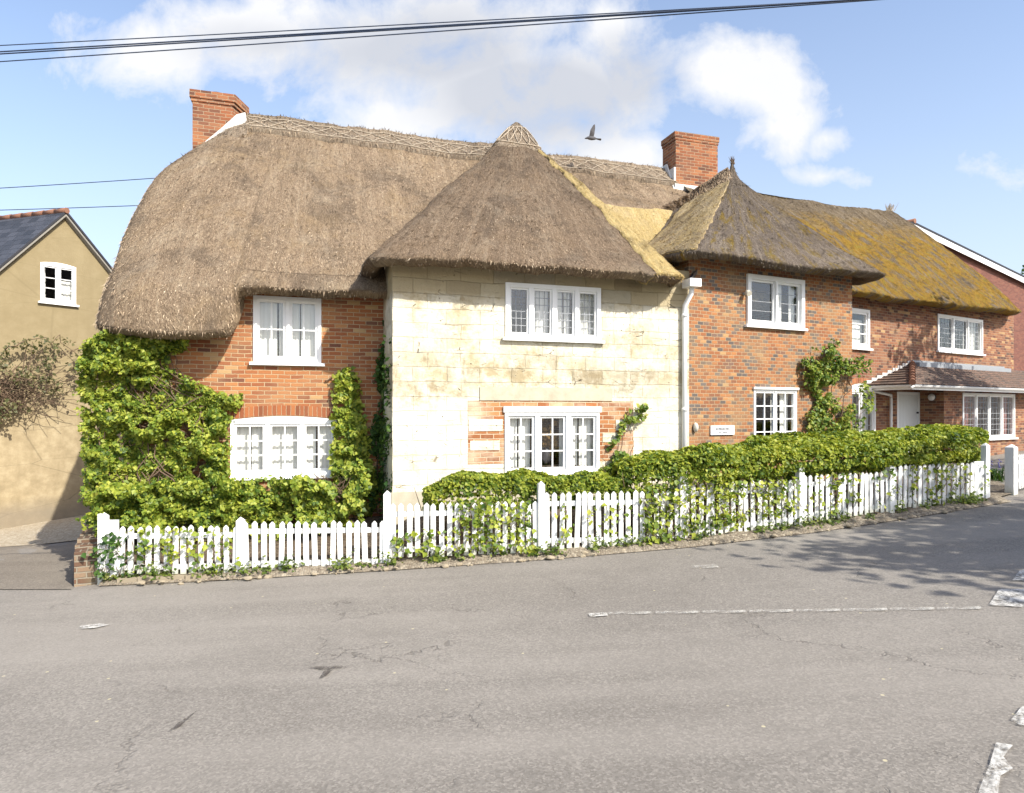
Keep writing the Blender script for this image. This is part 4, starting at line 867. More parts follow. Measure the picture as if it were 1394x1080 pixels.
# lower brick flank that stands just beyond the wing's corner
mb.build('wall', MAT['brick_modern'], C4)
mb = MB()
for (s_, x) in ((sa - 1.4, -1), (sa + hw2 + .2, 1)):
    p0_, p1_ = -.22, 8.2; pts = [MG.pt(sa, p0_, zA + .16), MG.pt(sa, p1_, zA + .16), MG.pt(s_, p1_, zg(s_) + .16), MG.pt(s_, p0_, zg(s_) + .16)]
    if x > 0: pts = pts[::-1]
    uvs = [(0, 0), (8, 0), (8, 6), (0, 6)]; mb.face(pts, uvs); mb.face([q - V(0,0,.10) for q in pts][::-1], uvs)
    for i in range(4): p_, q_ = pts[i], pts[(i + 1) % 4]; mb.face([p_, p_ - V(0,0,.1), q_ - V(0,0,.1), q_])
r4 = mb.build('roof', MAT['slate'], C4)
mb = MB()
for s_ in (sa - 1.4, sa + hw2 + .2):
    mb.prism([MG.pt(sa, -.21, zA + .055), MG.pt(s_, -.21, zg(s_) + .055), MG.pt(s_, -.21, zg(s_) - .20), MG.pt(sa, -.21, zA - .20)], None, np.append(MG.n * .03, 0))
tag(mb.build('bargeboard', MAT['white'], r4), 'white bargeboard along the verge')
mb = MB(); mb.tube([MG.pt(sa, -.24, zA + .2), MG.pt(sa, 3, zA + .2), MG.pt(sa, 8.2, zA + .2)], .11, 8); mb.build('ridge_tile', MAT['clay'], r4)
# ================================================================== GROUND
xs = np.unique(np.concatenate([np.linspace(-220, -20, 12), np.linspace(-20, 20, 101), np.linspace(20, 220, 12)])); ys = np.unique(np.concatenate([np.linspace(-220, -4, 12), np.linspace(-4, 24, 71), np.linspace(24, 260, 12)]))
P = [[V(x, y, g(x, y) + .006 * mnoise.noise(Vector((x * .6, y * .6, 0)))) for y in ys] for x in xs]
mb = MB(); mb.grid(P, None); tag(mb.build('road', MAT['asphalt']), kind='structure')
def sheet(name, A_, B_, mat, dz, nu=24, nv=8, kind='structure', zf=None):
    """ground-hugging strip between two polylines given in plan"""
    def res(L, n):
        L = np.array([q[:2] for q in L], float); c = np.concatenate([[0], np.cumsum(np.linalg.norm(np.diff(L, axis=0), axis=1))]); q = np.linspace(0, c[-1], n); return np.stack([np.interp(q, c, L[:, k]) for k in (0, 1)], 1)
    a, b = res(A_, nu), res(B_, nu); P = []
    for i in range(nu):
        row = []
        for j in range(nv):
            t = j / (nv - 1); q = a[i] * (1 - t) + b[i] * t; z = zf(q, t) if zf else g(q[0], q[1]) + .008; row.append(V(q[0], q[1], z + dz))
        P.append(row)
    mb = MB(); mb.grid(P, None); o = mb.build(name, mat); o['kind'] = kind; return o
# lane, gravel beside the rendered wall
sheet('lane', [G(97, 803), G(105, 738)], [G(-160, 803), G(-160, 738)], MAT['lane'], .001)
sheet('gravel_strip', [G(-160, 752), G(0, 746), G(60, 742), G(104, 737), G(125, 716)], [NB.pt(-4.5, -.0, 0), NB.pt(-1.2, -.0, 0), NB.pt(.6, -.0, 0), NB.pt(1.9, -.0, 0), NB.pt(2.9, -.0, 0)], MAT['gravel'], .008)

# ================================================================== PICKET FENCE
FX = [(141, 797, 698, 9.0), (327, 787, 704, 9.1), (527, 777, 668, 9.3), (737, 762, 655, 9.5), (929, 745, 645, 9.9), (1090, 718, 632, 10.4), (1213, 699, 630, 11.0), (1343, 683, 603, 11.75)]
PK = [((718, 716), (783, 780)), ((711, 709), (778, 774)), ((686, 683), (760, 752)), ((671, 668), (748, 743)), ((658, 652), (736, 716)), ((648, 642), (712, 696)), ((634, 629), (694, 680))]
SAY = ['lowest, leftmost picket fence section beside the low brick wall', 'low picket fence section below the left cottage window, weeds at its foot', 'picket fence section in front of the stone bay, ivy at its right end',
       'clean white picket fence section right below the lower bay window', 'picket fence section almost buried in creeper, left of the hedge centre', 'picket fence section under the hedge, between the two plain posts right of centre', 'rightmost picket fence section running under the hedge to the gateway']
fpos = []
for (px, py, pt_, d) in FX: fpos.append(V((px - CX) / F * d, d, (CY - py) / F * d))
def picket_mesh(h, w=.072, t=.02):
    mb = MB(); prof = [(-w/2, 0), (w/2, 0), (w/2, h - .035), (.006, h), (-.006, h), (-w/2, h - .035)]; mb.prism([(x, 0, z) for x, z in prof], None, (0, t, 0)); return mb.mesh('picket')
for k in range(7):
    a, b = fpos[k], fpos[k + 1]; dirv = b - a; L = math.hypot(dirv[0], dirv[1]); ang = math.degrees(math.atan2(dirv[1], dirv[0])); fr = Frame(a[0], a[1], ang)
    root = empty('picket_fence', a); tag(root, SAY[k], 'fence', 'white picket fence sections along the front gardens')
    (t0_, t1_), (b0_, b1_) = PK[k]; d0, d1 = FX[k][3], FX[k + 1][3]
    zt0, zt1, zb0, zb1 = (CY - t0_) / F * d0, (CY - t1_) / F * d1, (CY - b0_) / F * d0, (CY - b1_) / F * d1
    posts = [(0, a, FX[k])] + ([(L, b, FX[k + 1])] if k == 6 else [])
    for (s, q, fx) in posts:
        zt = (CY - fx[2]) / F * fx[3]; mb = MB(); hw_ = .048 if k else .04; m = MB()
        m.box(fr, s - hw_, s + hw_, -.03, .07, q[2] - .1, zt - .05, skip='t'); apx = fr.pt(s, .02, zt); c4 = [fr.pt(s - hw_, -.03, zt - .05), fr.pt(s + hw_, -.03, zt - .05), fr.pt(s + hw_, .07, zt - .05), fr.pt(s - hw_, .07, zt - .05)]
        for i in range(4): m.face([c4[i], c4[(i + 1) % 4], apx])
        if k == 0: m.box(fr, s + hw_ + .004, s + .20, -.02, .01, q[2] - .03, zt - .10); m.box(fr, s - .075, s - .052, -.01, .06, q[2] - .1, zt - .02)
        bevel(m.build('post', MAT['fence'], root), .006, 1)
    if k == 6:
        m = MB(); m.box(fr, L - .30, L - .06, .0, .025, b[2] + .02, (CY - 628) / F * d1); m.build('end_board', MAT['fence'], root)
    s0, s1 = (.24 if k == 0 else .085), L - (.07 if k < 6 else .36); npk = int(round((s1 - s0) / .112)) ; z = lambda s, A_, B_: A_ + (B_ - A_) * s / L
    for fr_ in (.14, .80):
        zz0 = zb0 + (zt0 - zb0) * fr_; zz1 = zb1 + (zt1 - zb1) * fr_; m = MB(); hh = .035
        P0 = [fr.pt(.0, .022, zz0 - hh), fr.pt(L, .022, zz1 - hh), fr.pt(L, .022, zz1 + hh), fr.pt(.0, .022, zz0 + hh)]; m.prism(P0, None, np.append(fr.n * .035, 0)); m.build('rail', MAT['fence'], root)
    rng = random.Random(40 + k); base_me = None
    for i in range(npk + 1):
        s = s0 + (s1 - s0) * i / npk + rng.gauss(0, .004); zb, zt = z(s, zb0, zb1) + rng.gauss(0, .008), z(s, zt0, zt1) + rng.gauss(0, .007)
        if base_me is None:
            base_h = zt - zb; base_me = picket_mesh(base_h); base_me.materials.append(MAT['fence'])
        o = bpy.data.objects.new('picket', base_me); col.objects.link(o); o.parent = root; o.location = Vector(fr.pt(s, -.001, zb) - org(root)); o.rotation_euler = (rng.gauss(0, .012), rng.gauss(0, .018), R(ang)); o.scale = (rng.uniform(.94, 1.05), 1, (zt - zb) / base_h)
# gateway on the right
gp = V((1383 - CX) / F * 12.3, 12.3, 0); gp[2] = g(gp[0], gp[1]); fr = Frame(gp[0], gp[1], 28); root = empty('gate_post', gp); tag(root, 'white square gate post with a pointed top, right of the path opening', 'gate post')
m = MB(); zt = (CY - 605) / F * 12.3; m.box(fr, -.075, .075, 0, .15, gp[2] - .1, zt - .06, skip='t'); apx = fr.pt(0, .075, zt); c4 = [fr.pt(-.075, 0, zt - .06), fr.pt(.075, 0, zt - .06), fr.pt(.075, .15, zt - .06), fr.pt(-.075, .15, zt - .06)]
for i in range(4): m.face([c4[i], c4[(i + 1) % 4], apx])
bevel(m.build('post', MAT['fence'], root), .006, 1)
root = empty('picket_gate', fr.pt(.5, .05, gp[2])); tag(root, 'white picket gate standing open at the right edge, beside the gate post', 'gate'); fg = Frame(*(fr.o + fr.d * .12), 38)
for i in range(7): m = MB(); m.prism([fg.pt(.02 + i * .12 + x, 0, gp[2] + .1 + z) for x, z in ((0, 0), (.07, 0), (.07, .60), (.035, .64), (0, .60))], None, np.append(fg.n * .02, 0)); m.build('picket', MAT['fence'], root)
for zz in (.22, .56): m = MB(); m.box(fg, 0, .85, .02, .05, gp[2] + zz, gp[2] + zz + .07); m.build('rail', MAT['fence'], root)

# garden soil behind the fence, banked up to the house walls; dusty stony verge before it
back = [W1.pt(-4.2, .05, 0), W1.pt(-2, .05, 0), W1.pt(0, .05, 0), W2.pt(.2, .05, 0), W2.pt(2.5, .05, 0), W2.pt(5.3, .05, 0), W3.pt(2.2, .05, 0), W3.pt(4.3, .1, 0), W4.pt(2.5, .05, 0), W4.pt(4.2, .05, 0)]
def gard(q, t):
    b = g(q[0], q[1]); return b + .07 + t * (.35 if q[0] < -2 else .48 if q[0] < 6 else .28)
sheet('garden_bed', [p + V(0, .06, 0) for p in fpos], back, MAT['soil'], 0, 90, 12, zf=gard)
sheet('garden_path', [fpos[-1] + V(.05, .0, 0), W4.pt(4.3, -.05, 0)], [gp + V(.1, .1, 0), W4.pt(6.5, -.05, 0)], MAT['verge'], .03, 24, 8)
fe = [p + V(0, .09, 0) for p in fpos]; fo = []
for i, p in enumerate(fpos):
    d = nrm(fpos[min(i + 1, 7)] - fpos[max(i - 1, 0)]); fo.append(p - V(-d[1], d[0], 0) * (.13 if i < 2 else .17 if i < 4 else .26) + V(0, 0, 0))
fo[-1] = fo[-1] + V(.25, .1, 0); fe[-1] = fe[-1] + V(.2, .1, 0)
def ver(q, t):
    h = .10 * t ** .6 + .035 * mnoise.noise(Vector((q[0] * 4, q[1] * 4, 1))) * min(1, 3 * t) ; return g(q[0], q[1]) + .012 + h * (1 if t > 0 else 0) + .02 * mnoise.noise(Vector((q[0] * 11, q[1] * 11, 2))) * (t > .05)
sheet('verge', fo, fe, MAT['verge'], 0, 260, 12, zf=ver)
def rock(mb, c, r, rng, flat=.6):
    import bmesh
    bm = bmesh.new(); bmesh.ops.create_icosphere(bm, subdivisions=2, radius=1); b = len(mb.v); o3 = Vector((rng.random() * 50, rng.random() * 50, 0)); sx, sy = rng.uniform(.75, 1.5), rng.uniform(.7, 1.1)
    for v in bm.verts:
        k = 1 + .42 * mnoise.noise(v.co * 1.1 + o3) + .12 * mnoise.noise(v.co * 3 + o3); mb.v.append((c[0] + v.co.x * r * k * sx, c[1] + v.co.y * r * k * sy, c[2] + v.co.z * r * k * flat))
    for f in bm.faces: mb.f.append(tuple(b + v.index for v in f.verts)); mb.uv.append([(0, 0)] * 3); mb.m.append(0); mb.sm.append(False)
    bm.free()
mb = MB(); rng = random.Random(9)
for k in range(7):
    a, b = fpos[k], fpos[k + 1]; L = np.linalg.norm(b - a); dd = nrm(b - a); nv = V(-dd[1], dd[0], 0)
    for _ in range(int(L * 22)):
        t = rng.random(); c = a + (b - a) * t - nv * rng.uniform(.0, .22 if k < 4 else .30); r = rng.choice((.008, .012, .016, .022, .03, .045)); c[2] = g(c[0], c[1]) + .05 - .05 * rng.random(); rock(mb, c, r, rng)
o = mb.build('rubble', MAT['rubble']); o['kind'] = 'stuff'
# bigger kerb blocks at the left end of the fence
for k, t in enumerate((.20, .36, .52, .70)):
    c = fpos[0] + (fpos[1] - fpos[0]) * t - V(0, .05, 0); c[2] = g(c[0], c[1]) + .03; mb = MB(); fb_ = Frame(c[0], c[1], 3 + k); w = (.13, .15, .17, .14)[k]
    mb.box(fb_, -w, w, -.06, .12, c[2] - .08, c[2] + .055 + .01 * (k % 2)); o = mb.build('kerb_stone', MAT['rubble'], None, c)
    bevel(o, .025, 2); tag(o, ('first', 'second', 'third', 'fourth')[k] + ' pale kerb stone from the left, under the lowest picket fence section', 'stone', 'kerb stones under the fence')
# low brick wall at the lane corner
wp0, wp1 = G(118, 797), V(-6.75, 10.9, 0); wd = wp1 - wp0; wl_ = math.hypot(wd[0], wd[1]); FW = Frame(wp0[0], wp0[1], math.degrees(math.atan2(wd[1], wd[0])))
root = empty('garden_wall', V(wp0[0], wp0[1], g(wp0[0], wp0[1]))); tag(root, 'low crumbling brick wall end at the lane corner, left of the fence', 'wall')
mb = MB(); nW = 12
for i in range(nW):
    s0, s1 = wl_ * i / nW, wl_ * (i + 1) / nW; h = .50 + .28 * i / nW + .04 * ((i * 7) % 3 - 1); j = .012 * ((i * 5) % 3 - 1); zb = g(*(FW.o + FW.d * s0)) - .1
    mb.box(FW, s0, s1, -.15 + j, .15 + j * .5, zb, zb + h + .1)
bevel(mb.build('wall', MAT['brick_low'], root), .015, 1)
# ================================================================== ROAD MARKINGS (thin paint on the road)
def marking(pxs, mat='paint', name='road_marking', sub=1):
    pts = [G(*q) for q in pxs]; c = sum(pts) / len(pts); mb = MB(); mb.face([V(p[0], p[1], g(p[0], p[1]) + .016) for p in pts]); o = mb.build(name, MAT[mat], None, c); o['kind'] = 'structure'; return o
marking([(106, 858), (128, 857), (151, 852), (135, 851), (110, 854)])
marking([(801, 837), (826, 836), (828, 840), (803, 842)])
for x in range(828, 1340, 64):
    y0 = 836.5 - (x - 828) * .0145; marking([(x, y0 - 1.2), (x + 60, y0 - 2.1), (x + 60, y0 + 1.2), (x, y0 + 2.1)], 'faint')
marking([(1346, 826), (1360, 804), (1400, 804), (1400, 829)])
marking([(1378, 792), (1388, 779), (1402, 775), (1402, 792)])
marking([(1376, 984), (1390, 966), (1404, 962), (1404, 993), (1388, 990)])
marking([(1334, 1076), (1347, 1045), (1356, 1014), (1379, 1018), (1366, 1034), (1379, 1050), (1362, 1060), (1358, 1090), (1330, 1090)])
marking([(942, 772), (975, 770), (979, 774), (946, 776)], 'faint')
marking([(228, 999), (244, 986), (270, 969), (256, 982), (246, 991)], 'tar', 'road_patch'); marking([(420, 911), (448, 909), (482, 909), (454, 913), (446, 921), (434, 927), (442, 914)], 'tar', 'road_patch')
# ================================================================== PLANTS
def inpoly(px, py, poly):
    c = np.zeros(len(px), bool); j = len(poly) - 1
    for i in range(len(poly)):
        xi, yi = poly[i]; xj, yj = poly[j]
        c ^= ((yi > py) != (yj > py)) & (px < (xj - xi) * (py - yi) / (yj - yi + 1e-9) + xi); j = i
    return c
def nz(P, k, o=0.0): return np.array([mnoise.noise(Vector((p[0] * k + o, p[1] * k, p[2] * k))) for p in P])
def climber(fr, poly, n, thick, seed, gap=-.25, p0=0.0, gapk=2.2, maxp=None):
    """leaf positions over an outline on a wall, standing off it by a lumpy thickness"""
    rng = np.random.default_rng(seed); poly = np.array(poly, float); lo, hi = poly.min(0), poly.max(0)
    q = lo + (hi - lo) * rng.random((n * 3, 2)); q = q + 0; jit = rng.normal(size=q.shape) * 3.0
    q = q[inpoly(q[:, 0], q[:, 1], poly)][:n]; q = q + jit[:len(q)]
    P = np.array([fr.pt(fr.s(x, p0), p0, fr.z(x, y, p0)) for x, y in q]); nv = np.append(-fr.n, 0)
    keep = nz(P, gapk, seed) > gap; P = P[keep]
    th = thick * (.45 + .75 * np.clip(nz(P, 1.9, 7 + seed) + .45, 0, 1.3) + .25 * nz(P, 6.0, 3))
    fine = nz(P, 5.5, 11 + seed); kk = fine > -.42; P, th, fine = P[kk], th[kk], fine[kk]; th = th * (.62 + .95 * np.clip(fine + .15, 0, .7))
    dep = np.clip(th, .03, None) * rng.random(len(P)) ** .42
    P = P + nv * dep[:, None]; e = .02; 
    gx = nz(P + V(.05, 0, 0), 1.9, 7 + seed) - nz(P - V(.05, 0, 0), 1.9, 7 + seed); gz = nz(P + V(0, 0, .05), 1.9, 7 + seed) - nz(P - V(0, 0, .05), 1.9, 7 + seed)
    Nn = nv + np.stack([-gx * 3 * thick, 0 * gx, -gz * 3 * thick], 1) * 2
    return P, Nn
def stems(parent, fr, lines, p=-.05, r=.012, seed=0, name='stem', wig=.05):
    rng = random.Random(seed); mb = MB()
    for ln in lines:
        pts = []
        for a, b in zip(ln, ln[1:]):
            for t in (0, .2, .4, .6, .8): pts.append((a[0] + (b[0] - a[0]) * t, a[1] + (b[1] - a[1]) * t))
        pts.append(ln[-1]); Q = [fr.pt(fr.s(x), p + rng.uniform(-wig, wig) * .6, fr.z(x, y)) + V(rng.gauss(0, wig * .4), 0, rng.gauss(0, wig * .3)) for x, y in pts]
        mb.tube(Q, [r * (1 - .6 * i / len(Q)) for i in range(len(Q))], 5)
    return mb.build(name, MAT['bark'], parent)
def plant(name, label, cat, base, group=None): return tag(empty(name, base), label, cat, group)

# big creeper over the left corner
pl1 = plant('climbing_plant', 'big bright green creeper spreading over the left corner of the brick front', 'climber', W1.pt(-3.6, -.4, -2.3))
poly = [(112, 520), (122, 478), (150, 458), (215, 460), (258, 464), (262, 474), (232, 484), (226, 502), (262, 520), (296, 536), (332, 541), (324, 556), (311, 576), (310, 650), (330, 668), (332, 715), (300, 722), (150, 716), (128, 690), (120, 610)]
P1, N1 = climber(W1, poly, 31000, .42, 1, gap=-.72)
poly = [(112, 505), (122, 470), (150, 456), (255, 462), (250, 472), (210, 486), (200, 506)]; P2, N2_ = climber(W1, poly, 5000, .38, 2, gap=-.8, p0=-.12)
poly = [(150, 655), (300, 655), (425, 650), (415, 672), (425, 690), (415, 716), (300, 724), (150, 718), (140, 690)]; P3, N3 = climber(W1, poly, 14500, .95, 3, gap=-.6)
leaves('foliage', np.concatenate([P1, P2, P3]), np.concatenate([N1, N2_, N3]), .059, MAT['ivy'], pl1, 1, down=.8, wr=1.0)
rg = random.Random(3); stems(pl1, W1, [[(rg.uniform(140, 300), 715), (rg.uniform(130, 300), 620), (rg.uniform(130, 290), 540), (rg.uniform(130, 240), 480)] for _ in range(34)], p=-.16, r=.012, seed=4, wig=.14)
# bush under the left window, column of creeper right of it
pl2 = plant('shrub', 'loose green bush with a brown bare patch below the left cottage window', 'shrub', W1.pt(-1.0, -.9, -2.2))
FA = Frame(*(W1.o - W1.n * .55), 17.5)
poly = [(400, 652), (440, 640), (490, 630), (500, 660), (488, 690), (490, 712), (408, 718)]; P1, N1 = climber(FA, poly, 4200, .5, 5, gap=-.35)
leaves('foliage', P1, N1, .075, MAT['ivy'], pl2, 2, down=.7)
stems(pl2, FA, [[(rg.uniform(425, 480), 715), (rg.uniform(415, 490), 680), (rg.uniform(410, 495), 645)] for _ in range(26)], p=-.1, r=.008, seed=5, wig=.12)
pl3 = plant('climbing_plant', 'narrow upright column of bright creeper right of the left cottage windows', 'climber', W1.pt(-.6, -.1, -2.0))
poly = [(458, 512), (470, 502), (484, 512), (488, 548), (497, 580), (502, 620), (512, 660), (505, 700), (462, 690), (452, 640), (456, 560)]; P1, N1 = climber(W1, poly, 3600, .26, 6, gap=-.4)
leaves('foliage', P1, N1, .08, MAT['ivy'], pl3, 3, down=.8)
stems(pl3, W1, [[(480, 710), (476, 640), (470, 570), (468, 505)], [(488, 700), (482, 600), (478, 540)], [(445, 520), (455, 512), (468, 506)]], p=-.06, seed=6)
pl4 = plant('climbing_plant', 'dark shaded ivy in the corner between brick front and stone bay', 'climber', W1.pt(-.1, -.2, -2.0))
poly = [(505, 590), (516, 560), (512, 520), (520, 470), (526, 440), (534, 440), (534, 690), (508, 690), (498, 640)]; P1, N1 = climber(W1, poly, 2600, .16, 7, gap=-.25)
side = Frame(*W2.pt(-.02, 0, 0)[:2], 107.7)
rng = np.random.default_rng(8); m_ = 900; P2 = np.array([W2.pt(-rng.random() * .12, rng.random() * 1.2, rng.uniform(-1.8, 1.2)) for _ in range(m_)]); P2 = P2[nz(P2, 2.2, 4) > -.1]; N2_ = np.tile(np.append(-W2.d, 0), (len(P2), 1))
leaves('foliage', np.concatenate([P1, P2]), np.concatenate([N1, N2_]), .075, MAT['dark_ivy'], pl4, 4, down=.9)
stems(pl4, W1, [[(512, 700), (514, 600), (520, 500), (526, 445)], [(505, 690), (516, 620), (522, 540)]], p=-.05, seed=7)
# roses / creepers thin enough to see the wall through
pl5 = plant('climbing_rose', 'straggly climbing rose beside the lower bay window, right side', 'climber', W2.pt(3.9, -.2, -1.7))
poly = [(810, 655), (818, 622), (836, 602), (846, 576), (862, 556), (882, 553), (886, 560), (866, 572), (858, 600), (850, 622), (850, 655)]; P1, N1 = climber(W2, poly, 1800, .24, 9, gap=-.15)
leaves('foliage', P1, N1, .075, MAT['rose'], pl5, 5); stems(pl5, W2, [[(836, 680), (838, 630), (848, 590), (868, 562), (884, 556)], [(840, 680), (828, 640), (818, 625)], [(846, 690), (856, 640), (858, 600)]], p=-.08, r=.010, seed=8)
pl6 = plant('climbing_rose', 'tall airy climbing rose on the corner of the chequered brick bay', 'climber', W3.pt(3.2, -.2, -1.6))
poly = [(1092, 596), (1098, 556), (1092, 520), (1088, 492), (1104, 478), (1124, 472), (1132, 462), (1142, 474), (1162, 482), (1166, 496), (1150, 518), (1152, 548), (1150, 580), (1146, 600)]; P1, N1 = climber(W3, poly, 6800, .34, 10, gap=-.18, gapk=2.8)
leaves('foliage', P1, N1, .062, MAT['rose'], pl6, 6); stems(pl6, W3, [[(1122, 610), (1118, 560), (1108, 520), (1098, 490)], [(1124, 610), (1126, 550), (1130, 500), (1134, 466)], [(1126, 610), (1140, 550), (1150, 510), (1168, 486)], [(1120, 610), (1108, 570), (1098, 560)]], p=-.1, r=.012, seed=9, wig=.08)
pl7 = plant('climbing_rose', 'few trailing rose shoots in front of the arched window', 'climber', W4.pt(3.4, -.3, -1.3))
FBr = Frame(*(W4.o - W4.n * .35), 31.0); poly = [(1158, 590), (1160, 530), (1170, 516), (1182, 536), (1184, 552), (1172, 564), (1166, 592)]; P1, N1 = climber(FBr, poly, 300, .2, 11, gap=-.1); leaves('foliage', P1, N1, .08, MAT['rose'], pl7, 7)
stems(pl7, FBr, [[(1160, 600), (1162, 560), (1172, 525), (1180, 538)], [(1160, 600), (1168, 565), (1182, 550)]], p=-.05, r=.008, seed=10)

# hedges: rounded banks of leaves running behind the pickets
def hedge_points(path, n, seed, wid, lump=.09, ends=True, droop=None, inner=.22):
    """path: list of (x, y, z bottom, z top) along the hedge's middle line"""
    rng = np.random.default_rng(seed); A = np.array(path, float); c = np.concatenate([[0], np.cumsum(np.linalg.norm(np.diff(A[:, :2], axis=0), axis=1))]); L = c[-1]
    t = rng.random(n) * L; M_ = np.stack([np.interp(t, c, A[:, k]) for k in range(4)], 1); M2 = np.stack([np.interp(np.minimum(t + .05, L), c, A[:, k]) for k in range(2)], 1); M1 = np.stack([np.interp(np.maximum(t - .05, 0), c, A[:, k]) for k in range(2)], 1)
    T = M2 - M1; T /= np.linalg.norm(T, axis=1, keepdims=True); Nh = np.stack([-T[:, 1], T[:, 0]], 1)
    th = rng.uniform(-.25, 1.02, n) * math.pi          # 0 = towards the road, pi/2 = top, pi = towards the house
    ex = .62; cx = np.sign(np.cos(th)) * np.abs(np.cos(th)) ** ex; cz = np.sign(np.sin(th)) * np.abs(np.sin(th)) ** ex
    endk = np.clip(np.minimum(t, L - t) / .35, 0, 1) if ends else np.ones(n); endk = np.sqrt(1 - (1 - endk) ** 2 * .8)
    hz = (M_[:, 3] - M_[:, 2]) / 2; mid = (M_[:, 3] + M_[:, 2]) / 2; ww = wid * .5 * endk; d = 1 - inner * rng.random(n) ** 2.2
    P = np.stack([M_[:, 0] - Nh[:, 0] * cx * ww * d, M_[:, 1] - Nh[:, 1] * cx * ww * d, mid + cz * hz * d * (.75 + .25 * endk)], 1)
    Nn = np.stack([-Nh[:, 0] * cx, -Nh[:, 1] * cx, cz], 1); Nn /= np.linalg.norm(Nn, axis=1, keepdims=True)
    P = P + Nn * (lump * (nz(P, 2.1, seed) + .5 * nz(P, 5.5, seed + 3)))[:, None]
    return P, Nn
def hp(px, ytop, ybot, d): return ((px - CX) / F * d, d, (CY - ybot) / F * d, (CY - ytop) / F * d)
h1 = plant('hedge', 'long clipped yellow-green hedge on the right, spilling over the picket fence', 'hedge', V(4.6, 10.7, -1.85))
path = [hp(838, 632, 690, 10.2), hp(880, 618, 690, 10.25), hp(930, 612, 690, 10.4), hp(1000, 604, 668, 10.7), hp(1090, 592, 655, 11.1), hp(1180, 588, 645, 11.65), hp(1270, 582, 636, 12.2), hp(1326, 580, 632, 12.45)]
P1, N1 = hedge_points(path, 40000, 21, .85, .09, inner=.4)
# where it has grown through and over the fence
bulge_ = [hp(925, 640, 735, 9.86), hp(1000, 650, 730, 10.02), hp(1066, 652, 722, 10.28)]; P2, N2_ = hedge_points(bulge_, 650, 22, .16, .05, inner=.6); keep = nz(P2, 2.3, 5) > -.10; P2, N2_ = P2[keep], N2_[keep]
over = [hp(940, 618, 660, 10.02), hp(1090, 606, 645, 10.56), hp(1213, 602, 636, 11.16), hp(1320, 587, 626, 11.76)]; P3, N3 = hedge_points(over, 10500, 23, .40, .08)
leaves('foliage', np.concatenate([P1, P2, P3]), np.concatenate([N1, N2_, N3]), .058, MAT['hedge'], h1, 21, down=.7, wup=.8, wr=.9)
mb = MB(); rg = random.Random(12)
for _ in range(90):
    i = rg.randrange(len(path) - 1); t = rg.random(); a, b = V(*path[i]), V(*path[i + 1]); q = a + (b - a) * t; b0 = V(q[0], q[1] + rg.gauss(0, .12), g(q[0], q[1]) + .1)
    mb.tube([b0, b0 + V(rg.gauss(0, .08), rg.gauss(0, .08), (q[3] - b0[2]) * .5), V(q[0] + rg.gauss(0, .15), q[1] + rg.gauss(0, .15), q[3] - .1)], [.014, .01, .004], 5)
mb.build('stem', MAT['bark'], h1)
h2 = plant('hedge', 'low darker green hedge below the stone bay windows, behind the pickets', 'hedge', V(.2, 10.0, -2.0))
path2 = [hp(578, 664, 700, 9.75), hp(610, 645, 705, 9.75), hp(670, 640, 705, 9.8), hp(735, 645, 700, 9.9), hp(800, 646, 695, 10.0), hp(850, 648, 690, 10.1)]
P1, N1 = hedge_points(path2, 15000, 24, .5, .11, inner=.4); leaves('foliage', P1, N1, .056, MAT['hedge'], h2, 24, down=.6)
mb = MB()
for _ in range(40):
    i = rg.randrange(len(path2) - 1); t = rg.random(); a, b = V(*path2[i]), V(*path2[i + 1]); q = a + (b - a) * t; b0 = V(q[0], q[1], g(q[0], q[1]) + .1); mb.tube([b0, V(q[0] + rg.gauss(0, .12), q[1] + rg.gauss(0, .1), q[3] - .08)], [.011, .004], 5)
mb.build('stem', MAT['bark'], h2)
# shoots of creeper woven through the pickets
def woven(label, spans, n, seed, mat='ivy', size=.07):
    rng = np.random.default_rng(seed); P = []; rg = random.Random(seed); mb = MB()
    for (k, t0, t1, z0, z1, dens) in spans:
        a, b = fpos[k], fpos[k + 1]; dd = b - a; nh = nrm(V(-dd[1], dd[0], 0)); (p0, p1), (q0, q1) = PK[k]
        for _ in range(max(2, int(dens))):
            t = rg.uniform(t0, t1); s = a + dd * t; d = FX[k][3] + (FX[k + 1][3] - FX[k][3]) * t; zt = (CY - (p0 + (p1 - p0) * t)) / F * d; zb = (CY - (q0 + (q1 - q0) * t)) / F * d
            za_, zb_ = zb + (zt - zb) * z0, zb + (zt - zb) * z1; pts = []; x = 0; 
            for i in range(7):
                x += rg.gauss(0, .05); pts.append(s + nrm(dd) * x + nh * (.0 + .05 * math.sin(i * 1.9 + seed) - .015) + V(0, 0, 0)); pts[-1][2] = zb_ + (za_ - zb_) * i / 6 if rg.random() < 2 else 0
            mb.tube(pts, .004, 4)
            for _ in range(n):
                i = rg.randrange(6); u = rg.random(); P.append(pts[i] * (1 - u) + pts[i + 1] * u + V(rg.gauss(0, .045), rg.gauss(-.03, .035), rg.gauss(0, .03)))
    base = sum(P) / len(P); base[2] = g(base[0], base[1]); r_ = plant('creeper', label, 'climber', base, 'creepers woven through the picket fence')
    leaves('foliage', np.array(P), np.tile(V(.1, -1, .2), (len(P), 1)), size, MAT[mat], r_, seed, down=.6); mb.build('stem', MAT['bark'], r_)
woven('sparse ivy sprigs climbing the lowest picket section at the far left', [(0, .25, .98, .1, .95, 16)], 11, 31)
woven('ivy shoots on the pickets left of the post below the lower bay window', [(2, .45, .95, .05, 1.0, 34), (2, .05, .35, .0, .5, 8)], 13, 32)
woven('creeper over the right end of the clean white picket section', [(3, .70, 1.0, .05, 1.0, 26), (3, .1, .6, .1, .8, 6)], 13, 33)
woven('thick creeper hanging through the pickets left of the hedge centre', [(4, .0, .5, .15, 1.1, 22), (4, .5, 1, .3, 1.05, 12)], 15, 34, 'hedge')
